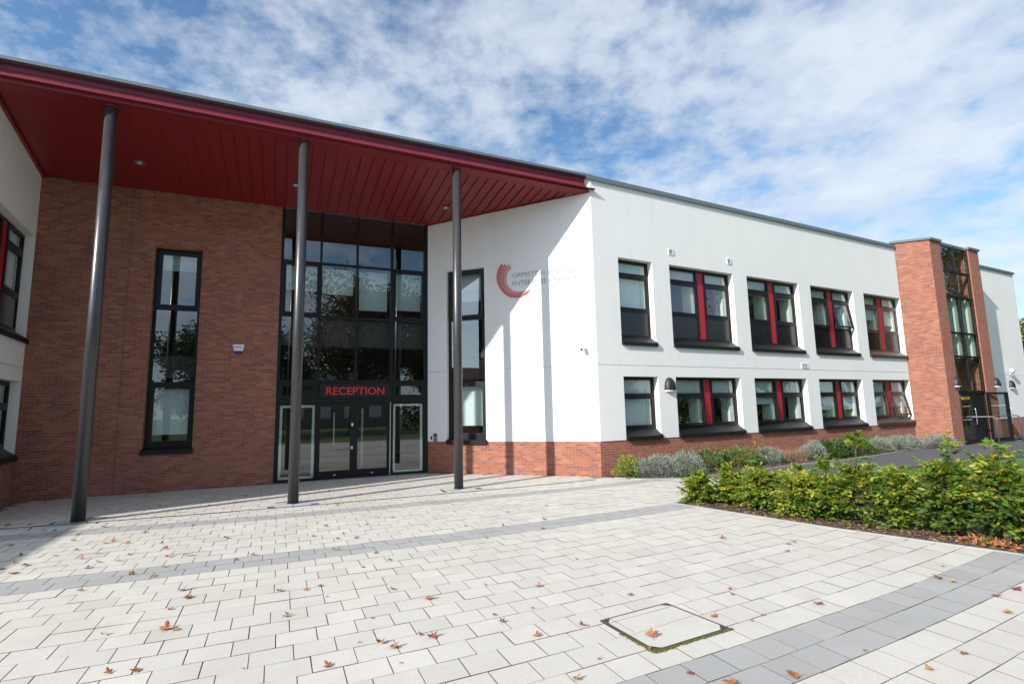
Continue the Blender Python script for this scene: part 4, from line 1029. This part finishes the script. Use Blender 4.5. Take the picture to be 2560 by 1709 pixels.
for i, (x, y, h, cr, mt, nl, cl, lab) in enumerate((
        (5.2, -14.5, 13.2, 5.4, 'tree_autumn', 15000, .22, 'browning tree mirrored in the middle of the entrance glass'),
        (11.5, -16.5, 12.0, 4.8, 'tree_autumn', 11000, .2, 'autumn tree mirrored at the edge of the entrance glass'),
        (-4.6, -17.0, 9.6, 4.6, 'tree_green', 15000, .1, 'dark green tree mirrored in the tall brick wall window'),
        (-.4, -22.0, 10.5, 4.4, 'tree_green', 9000, .2, 'green tree mirrored behind the first column'),
        (-13.0, -13.0, 10.0, 4.4, 'tree_green', 7000, .2, 'unseen dark tree added beyond the single storey side wing to block low sky'),  # out of view, added to cut low sky light reaching the entrance recess
        (31, -16, 8.0, 4.0, 'tree_green', 9000, .06, 'low green tree across the lawn mirrored in the first ground floor windows'),
        (42, -14.5, 11.0, 4.6, 'tree_green', 14000, .06, 'green tree mirrored in the right half of the second upper window'),
        (43, -7.5, 17.5, 5.2, 'tree_green', 20000, .06, 'tall green tree mirrored in the third upper window'),
        (44, -1.2, 18.0, 5.0, 'tree_autumn', 20000, .06, 'tall browning tree mirrored in the fourth upper window'),
        (45, 4.6, 19.0, 5.4, 'tree_green', 22000, .08, 'tall dark tree mirrored in the stair window'),
        (22, -23, 8.0, 3.6, 'tree_green', 6000, .2, 'small green tree on the far side of the lawn'))):
    tree((x, y), h, cr, 60+i, mt, lab, int(nl*1.8), .23, cl)
def boundary_hedge():
    at = (38, -16, 0); g = np.random.default_rng(77); r = empty('boundary_hedge', at, 'long dark boundary hedge across the lawn mirrored in the ground floor windows', 'hedge')
    n = 16000; t = g.random(n); x = 10+t*44; y = -19.5+t*10+g.normal(0, .5, n); zz = g.random(n)**.8*(2.3+.4*np.sin(x*1.3)+.3*np.sin(x*3.1))
    V, F = scatter(DIA*np.array([1.3, 1, 1]), DIA_F, np.c_[x, y, zz], g.normal(0, 1, (n, 3)), g.normal(0, 1, (n, 3))+[0, 0, .5], g.uniform(.15, .32, n), g); np_mesh('foliage', V, F, 'tree_green', g.random(n), r)
    m = MB()
    for i in range(40): m.tube([(10+i*1.1, -19.5+i*.25, -.05), (10.1+i*1.1, -19.45+i*.25, 1.6)], .04, 5, False)
    m.build('stem', 'bark', r)
boundary_hedge()
mound('large_bush', (42.5, 5.0), 3.6, 4.6, 4.4, 16000, .26, 1.0, 'tree_green', 'large dark bush under the tree mirrored in the stair window', 'bush', 88)
ob = empty('opposite_house', (3, -34, 0), 'plain brick building across the lawn mirrored in the entrance glass', 'building')
m = MB(); m.slab([(-8, -36), (12, -36), (12, -33), (-8, -33)], -.05, 4.6); m.build('wall', 'brick', ob)
m = MB()
for s in (1,): m.poly([(-8.3, -32.7, 4.55), (12.3, -32.7, 4.55), (12.3, -34.5, 6.4), (-8.3, -34.5, 6.4)]); m.poly([(-8.3, -34.5, 6.4), (12.3, -34.5, 6.4), (12.3, -36.3, 4.55), (-8.3, -36.3, 4.55)])
m.build('roof', 'coping_grey', ob)
for k in range(7): m = MB(); m.box(WORLD, -7+k*2.7, -5.7+k*2.7, -32.995, -32.96, 1.0, 2.6); m.build('window', 'white_plastic', ob)

# ------------------------------------------------------------------ fallen leaves
def star_leaf(seed, mat):
    g = np.random.default_rng(seed); R = []; n = 5
    angs = [-2.2, -1.15, 0, 1.15, 2.2]; out = [(0, -.18)]
    for i, a in enumerate(angs):
        L = (.55, .85, 1.0, .85, .55)[i]*g.uniform(.85, 1.1)
        out += [(math.sin(a-.30)*L*.74, math.cos(a-.30)*L*.74), (math.sin(a)*L*.95, math.cos(a)*L*.95), (math.sin(a+.30)*L*.74, math.cos(a+.30)*L*.74)]
        if i < 4: b = (a+angs[i+1])/2; out.append((math.sin(b)*.50, math.cos(b)*.50))
    P = np.array(out)*.042; ax = g.uniform(0, 3.14); cu = g.uniform(6, 24)
    def z(p): d = p[0]*math.cos(ax)+p[1]*math.sin(ax); e = -p[0]*math.sin(ax)+p[1]*math.cos(ax); return .004+cu*d*d+g.uniform(0, 6)*e*e*.6+abs(g.normal(0, .0025))
    V = [(0, 0, .004)]+[(p[0], p[1], z(p)) for p in P]; F = [(0, i, i % len(P)+1) for i in range(1, len(P)+1)]
    k = len(V); V += [(-.0012, -.008, .006), (.0012, -.008, .006), (.003, -.05, .008), (.0008, -.05, .008)]; F += [(k, k+1, k+2), (k, k+2, k+3)]
    return np_mesh('fallen_leaf', np.array(V), np.array(F), mat, g.random(len(F)), link=False)
LM = {0: [star_leaf(i, 'fallen_brown') for i in range(6)], 1: [star_leaf(20+i, 'fallen_yellow') for i in range(3)], 2: [star_leaf(30+i, 'fallen_red') for i in range(3)]}
LV = [(-2.42,8.87,.9,0),(-1.92,8.53,1.1,0),(-1.96,8.45,.9,0),(-1.71,8.31,.9,0),(-1.31,8.08,.9,0),(-.57,8.0,1.1,0),(-3.08,8.93,.9,0),(-2.21,8.23,.9,0),(-1.92,7.89,.9,0),(-1.21,7.75,.9,0),(-2.73,8.23,.9,0),(-2.34,8.02,.9,0),(-1.55,7.64,.9,0),(-1.11,7.32,1.1,0),(-.91,7.26,1.1,0),(-.23,6.9,.9,0),(-2.65,7.86,.9,0),(-2.01,7.68,.9,0),(-1.78,7.42,.9,0),(-1.6,7.39,.9,0),(-2.49,7.65,1.4,0),(-1.82,7.2,1.1,0),(-2.67,7.62,1.1,0),(-.39,6.78,.9,0),(-2.5,7.34,1.5,1),(-1.32,6.71,1.1,0),(-1.11,6.52,1.1,1),(-1.07,6.84,.7,2),(-1.64,6.32,.9,2),(-.77,5.87,1.3,0),(-.68,5.64,1.3,0),(-.77,5.36,.7,2),(.05,5.43,1,0),(-1.14,5.0,.9,1),(-.73,4.89,1.4,0),(-.66,4.85,.8,1),(-.77,4.23,1.0,0),(-.93,4.27,.9,0),(-.15,3.94,.4,0),(.74,7.22,1,2),(.96,7.18,.9,0),(2.43,6.34,.9,0),(.65,6.7,.9,0),(1.07,6.32,.9,0),(1.15,5.95,.9,0),(.85,5.82,.7,2),(.39,5.41,1,2),(.27,5.36,.9,1),(1.0,4.99,.9,0),(.43,5.07,.4,0),(1.21,4.61,1.1,0),(.09,4.75,.8,0),(.12,4.79,.5,0),(.72,4.4,.6,2),(.7,3.93,1.15,0),(.76,3.81,1,0),(1.04,3.86,1.3,2),(.99,3.92,.6,0),(1.59,3.88,.9,0),(1.59,4.02,.6,2),(1.72,3.53,.9,0),(.34,3.73,.9,0),(2.19,4.45,.9,0),(1.79,4.73,.5,0),(.76,3.57,.4,0),(1.92,4.02,.5,0),(.56,4.0,.35,0),(4.92,4.96,1.1,0),(5.51,4.45,.9,0),(5.38,4.42,.9,0),(5.1,4.21,1,0),(2.94,5.04,.8,0),(2.79,3.89,1,0),(3.65,3.62,.7,2),(3.56,3.51,.6,2),(3.99,3.05,1.5,0),(2.1,3.53,.9,0),(3.07,3.23,.9,0),(3.42,3.09,.5,0),(3.26,3.05,.5,0),(2.42,3.15,1.2,0),(2.29,3.02,.6,0),(1.92,3.05,.4,0),(1.66,2.9,.9,0),(2.31,2.66,.8,2),(2.43,2.5,.5,0),(2.46,2.46,1.0,0),(2.84,2.36,1.4,0),(5.51,2.97,1.4,0),(5.5,2.87,1,1),(5.74,2.53,1.2,2),(5.4,2.53,1,0),(5.05,2.3,1.1,1),(3.62,2.06,.9,1),(4.02,2.09,.9,0),(5.94,3.16,.6,0),(3.52,2.38,.5,1),(-.08,11.78,.9,0),(.99,11.62,1,1),(1.6,12.2,.9,0),(2.95,12.58,.9,0),(.97,9.82,1,0),(1.43,8.35,.8,0),(1.63,8.22,.9,0),(1.19,7.93,.9,0),(.65,8.12,.9,0),(.83,7.52,.9,0),(.45,7.54,.9,0),(2.59,8.18,.9,0),(2.42,7.14,.9,0),(2.88,6.89,.9,0),(3.31,7.72,.9,0),(3.56,6.96,1.2,0),(3.29,6.48,1,0),(4.06,7.89,.8,0),(-3.74,10.65,1.2,0),(-3.43,10.56,.9,0),(-3.25,9.98,.9,0),(-3.07,9.95,.9,0),(-2.9,9.78,1.1,0),(-2.74,10.14,.7,0),(-2.65,10.21,1.2,0),(-2.31,9.7,1.7,0),(-1.66,8.95,1.1,0),(-1.1,9.17,.9,0),(-2.5,9.29,.9,0),(-3.53,12.52,.9,0),(-2.38,12.77,.9,0),(-2.63,12.2,.9,0),(-2.76,11.59,.9,0),(-2.49,11.41,.9,0),(-2.37,11.12,.9,0),(-1.9,11.38,1.1,0),(-1.5,10.48,1.3,0),(-1.09,11.01,.8,0),(-.79,11.56,1,1),(-.56,11.86,.9,0),(-4.03,12.97,.9,0)]
LBL = {0: 'brown curled fallen leaf lying on the paving', 1: 'yellow fallen leaf lying on the paving', 2: 'dark red fallen leaf lying on the paving'}
GRP = {0: 'brown leaves on the paving', 1: 'yellow leaves on the paving', 2: 'dark red leaves on the paving'}
SPECIAL = {(2.42, 3.15): 'brown star shaped leaf lying on the manhole cover', (3.99, 3.05): 'large ragged orange brown leaf near the edge of the near grey band', (1.04, 3.86): 'large dark reddish leaf flat on the paving left of the manhole cover',
           (.7, 3.93): 'folded pale brown leaf standing up beside the large dark reddish one', (2.84, 2.36): 'big brown leaf on the near grey band below the manhole cover', (5.51, 2.97): 'big brown leaf on the edge of the grey band near the hedge',
           (5.5, 2.87): 'yellow leaf touching the big brown one near the hedge', (-.73, 4.89): 'large pale brown leaf with a yellow one beside it'}
rl = random.Random(3)
for x, y, s, c in LV:
    o = bpy.data.objects.new('fallen_leaf', rl.choice(LM[c])); COL.objects.link(o)
    o.location = (x*S, y*S, .003*S+(.006 if (x, y) == (2.42, 3.15) else 0)); s *= 1.12*(1.0+rl.uniform(-.12, .12)); o.scale = (s, s, s*rl.uniform(.6, 1.5)); o.rotation_euler = (rl.gauss(0, .10), rl.gauss(0, .10), rl.random()*6.28)
    k = (x, y)
    if k in SPECIAL: tag(o, SPECIAL[k], 'leaf', GRP[c])
    else: tag(o, LBL[c], 'leaf', GRP[c])
# heap of leaves at the hedge foot
V, F, Tn = [], [], []; g = np.random.default_rng(9)
for i in range(170):
    q = LM[0][g.integers(0, 6)]; co = np.array([v.co[:] for v in q.vertices])/S; a = g.uniform(0, 6.28); tl = g.normal(0, .45); s = g.uniform(.8, 1.25)
    R = Matrix.Rotation(a, 3, 'Z') @ Matrix.Rotation(tl, 3, 'X') @ Matrix.Rotation(g.normal(0, .4), 3, 'Y')
    d = abs(g.normal(0, .5)); th = g.uniform(0, 6.28); p = np.array([7.22+.12*d*math.cos(th)+.0, 3.32+.42*d*math.sin(th), .015+max(0, .05-.05*d)*g.random()])
    n = len(V); V += [tuple(np.array(R)@c_*s+p) for c_ in co]; F += [tuple(k+n for k in f.vertices) for f in q.polygons]; Tn += [g.random()]*len(q.polygons)
tag(np_mesh('leaf_litter', np.array(V), np.array(F), 'fallen_brown', Tn), 'heap of brown dead leaves at the foot of the hedge', 'leaf litter', None, 'stuff')

# ------------------------------------------------------------------ sky, sun, camera
AZ = math.radians(17.7); EL = math.radians(28.2)
sd = Vector((-math.cos(AZ)*math.cos(EL), -math.sin(AZ)*math.cos(EL), math.sin(EL)))
sun = bpy.data.lights.new('sun', 'SUN'); sun.energy = 5.0; sun.angle = math.radians(.55); sun.color = (1.0, .955, .89)
so = bpy.data.objects.new('sun', sun); COL.objects.link(so); so.rotation_euler = sd.to_track_quat('Z', 'Y').to_euler()
wd = bpy.data.worlds.new('World'); scene.world = wd; wd.use_nodes = True; nt = wd.node_tree; nt.nodes.clear()
class WN(NT):
    def __init__(self, t): self.t = t
k = WN(nt)
out = k.n('ShaderNodeOutputWorld'); bg = k.n('ShaderNodeBackground')
sky = k.n('ShaderNodeTexSky'); sky.sky_type = 'NISHITA'; sky.sun_disc = False; sky.sun_elevation = EL; sky.sun_rotation = math.atan2(sd.x, sd.y); sky.air_density = 1.0; sky.dust_density = .35; sky.ozone_density = 2.2
d = k.n('ShaderNodeTexCoord').outputs['Generated']
sp = k.n('ShaderNodeSeparateXYZ', {0: d}); z = k.math('ADD', k.math('MAXIMUM', sp.outputs[2], 0.0), .24)
px = k.math('DIVIDE', sp.outputs[0], z); py = k.math('DIVIDE', sp.outputs[1], z)
pl = k.n('ShaderNodeCombineXYZ', {0: px, 1: py, 2: 0.0}).outputs[0]
mp = k.n('ShaderNodeMapping', {'Vector': pl, 'Rotation': (0, 0, .5), 'Scale': (1.25, 1.25, 1), 'Location': (17.1, 9.6, 0)}).outputs[0]
n1 = k.noise(mp, .80, 2, .5, .2); n2 = k.noise(mp, 3.0, 6, .56, .15); n3 = k.noise(mp, 9.5, 7, .60, .1)
f = k.math('ADD', k.math('MULTIPLY', n1, .42), k.math('ADD', k.math('MULTIPLY', n2, .50), k.math('MULTIPLY', n3, .36)))
CLOUD = k.ramp(f, [(.525, 0.0), (.595, .40), (.66, .76), (.76, 1.0)])
hz = k.ramp(sp.outputs[2], [(0.0, .75), (.10, .42), (.34, .0)])
cov = k.math('MAXIMUM', k.math('MULTIPLY', CLOUD, .86), hz)
ccol = k.mix(k.ramp(n2, [(.35, 0.0), (.7, 1.0)]), (9.5, 10.7, 12.4, 1), (12.0, 12.9, 14.0, 1))
gl = k.n('ShaderNodeVectorMath', {0: d, 1: tuple(sd)}, operation='DOT_PRODUCT').outputs['Value']
gl = k.math('POWER', k.math('MAXIMUM', gl, 0.0), 3.0)                 # clouds towards the sun are brighter
sc_ = k.n('ShaderNodeVectorMath', {0: ccol}, operation='SCALE'); k.set(sc_, 'Scale', k.math('ADD', 1.0, k.math('MULTIPLY', gl, 1.7))); ccol = sc_.outputs[0]
skyc = k.mix(1.0, sky.outputs[0], (2.0, 2.42, 2.6, 1), 'MULTIPLY')
col = k.mix(cov, skyc, ccol)
k.set(bg, 'Color', col); k.set(bg, 'Strength', .052); nt.links.new(bg.outputs[0], out.inputs[0])

cam = bpy.data.cameras.new('camera'); co = bpy.data.objects.new('camera', cam); COL.objects.link(co); scene.camera = co
cam.sensor_width = 36; cam.lens = 18.3287; cam.clip_start = .05; cam.clip_end = 2000
fw = Vector((.40376089, .90598303, .12716877)); rt = Vector((.91427616, -.40456854, -.02057675)); up = Vector((-.03280629, -.12457546, .99166764))
mt = Matrix((rt, up, -fw)).transposed().to_4x4(); mt.translation = Vector((0, 0, 1.6*S)); co.matrix_world = mt
vs = scene.view_settings; vs.view_transform = 'Standard'; vs.look = 'None'; vs.exposure = .48; vs.gamma = 1.0
for o in bpy.data.objects:
    if '_at' in o: del o['_at']
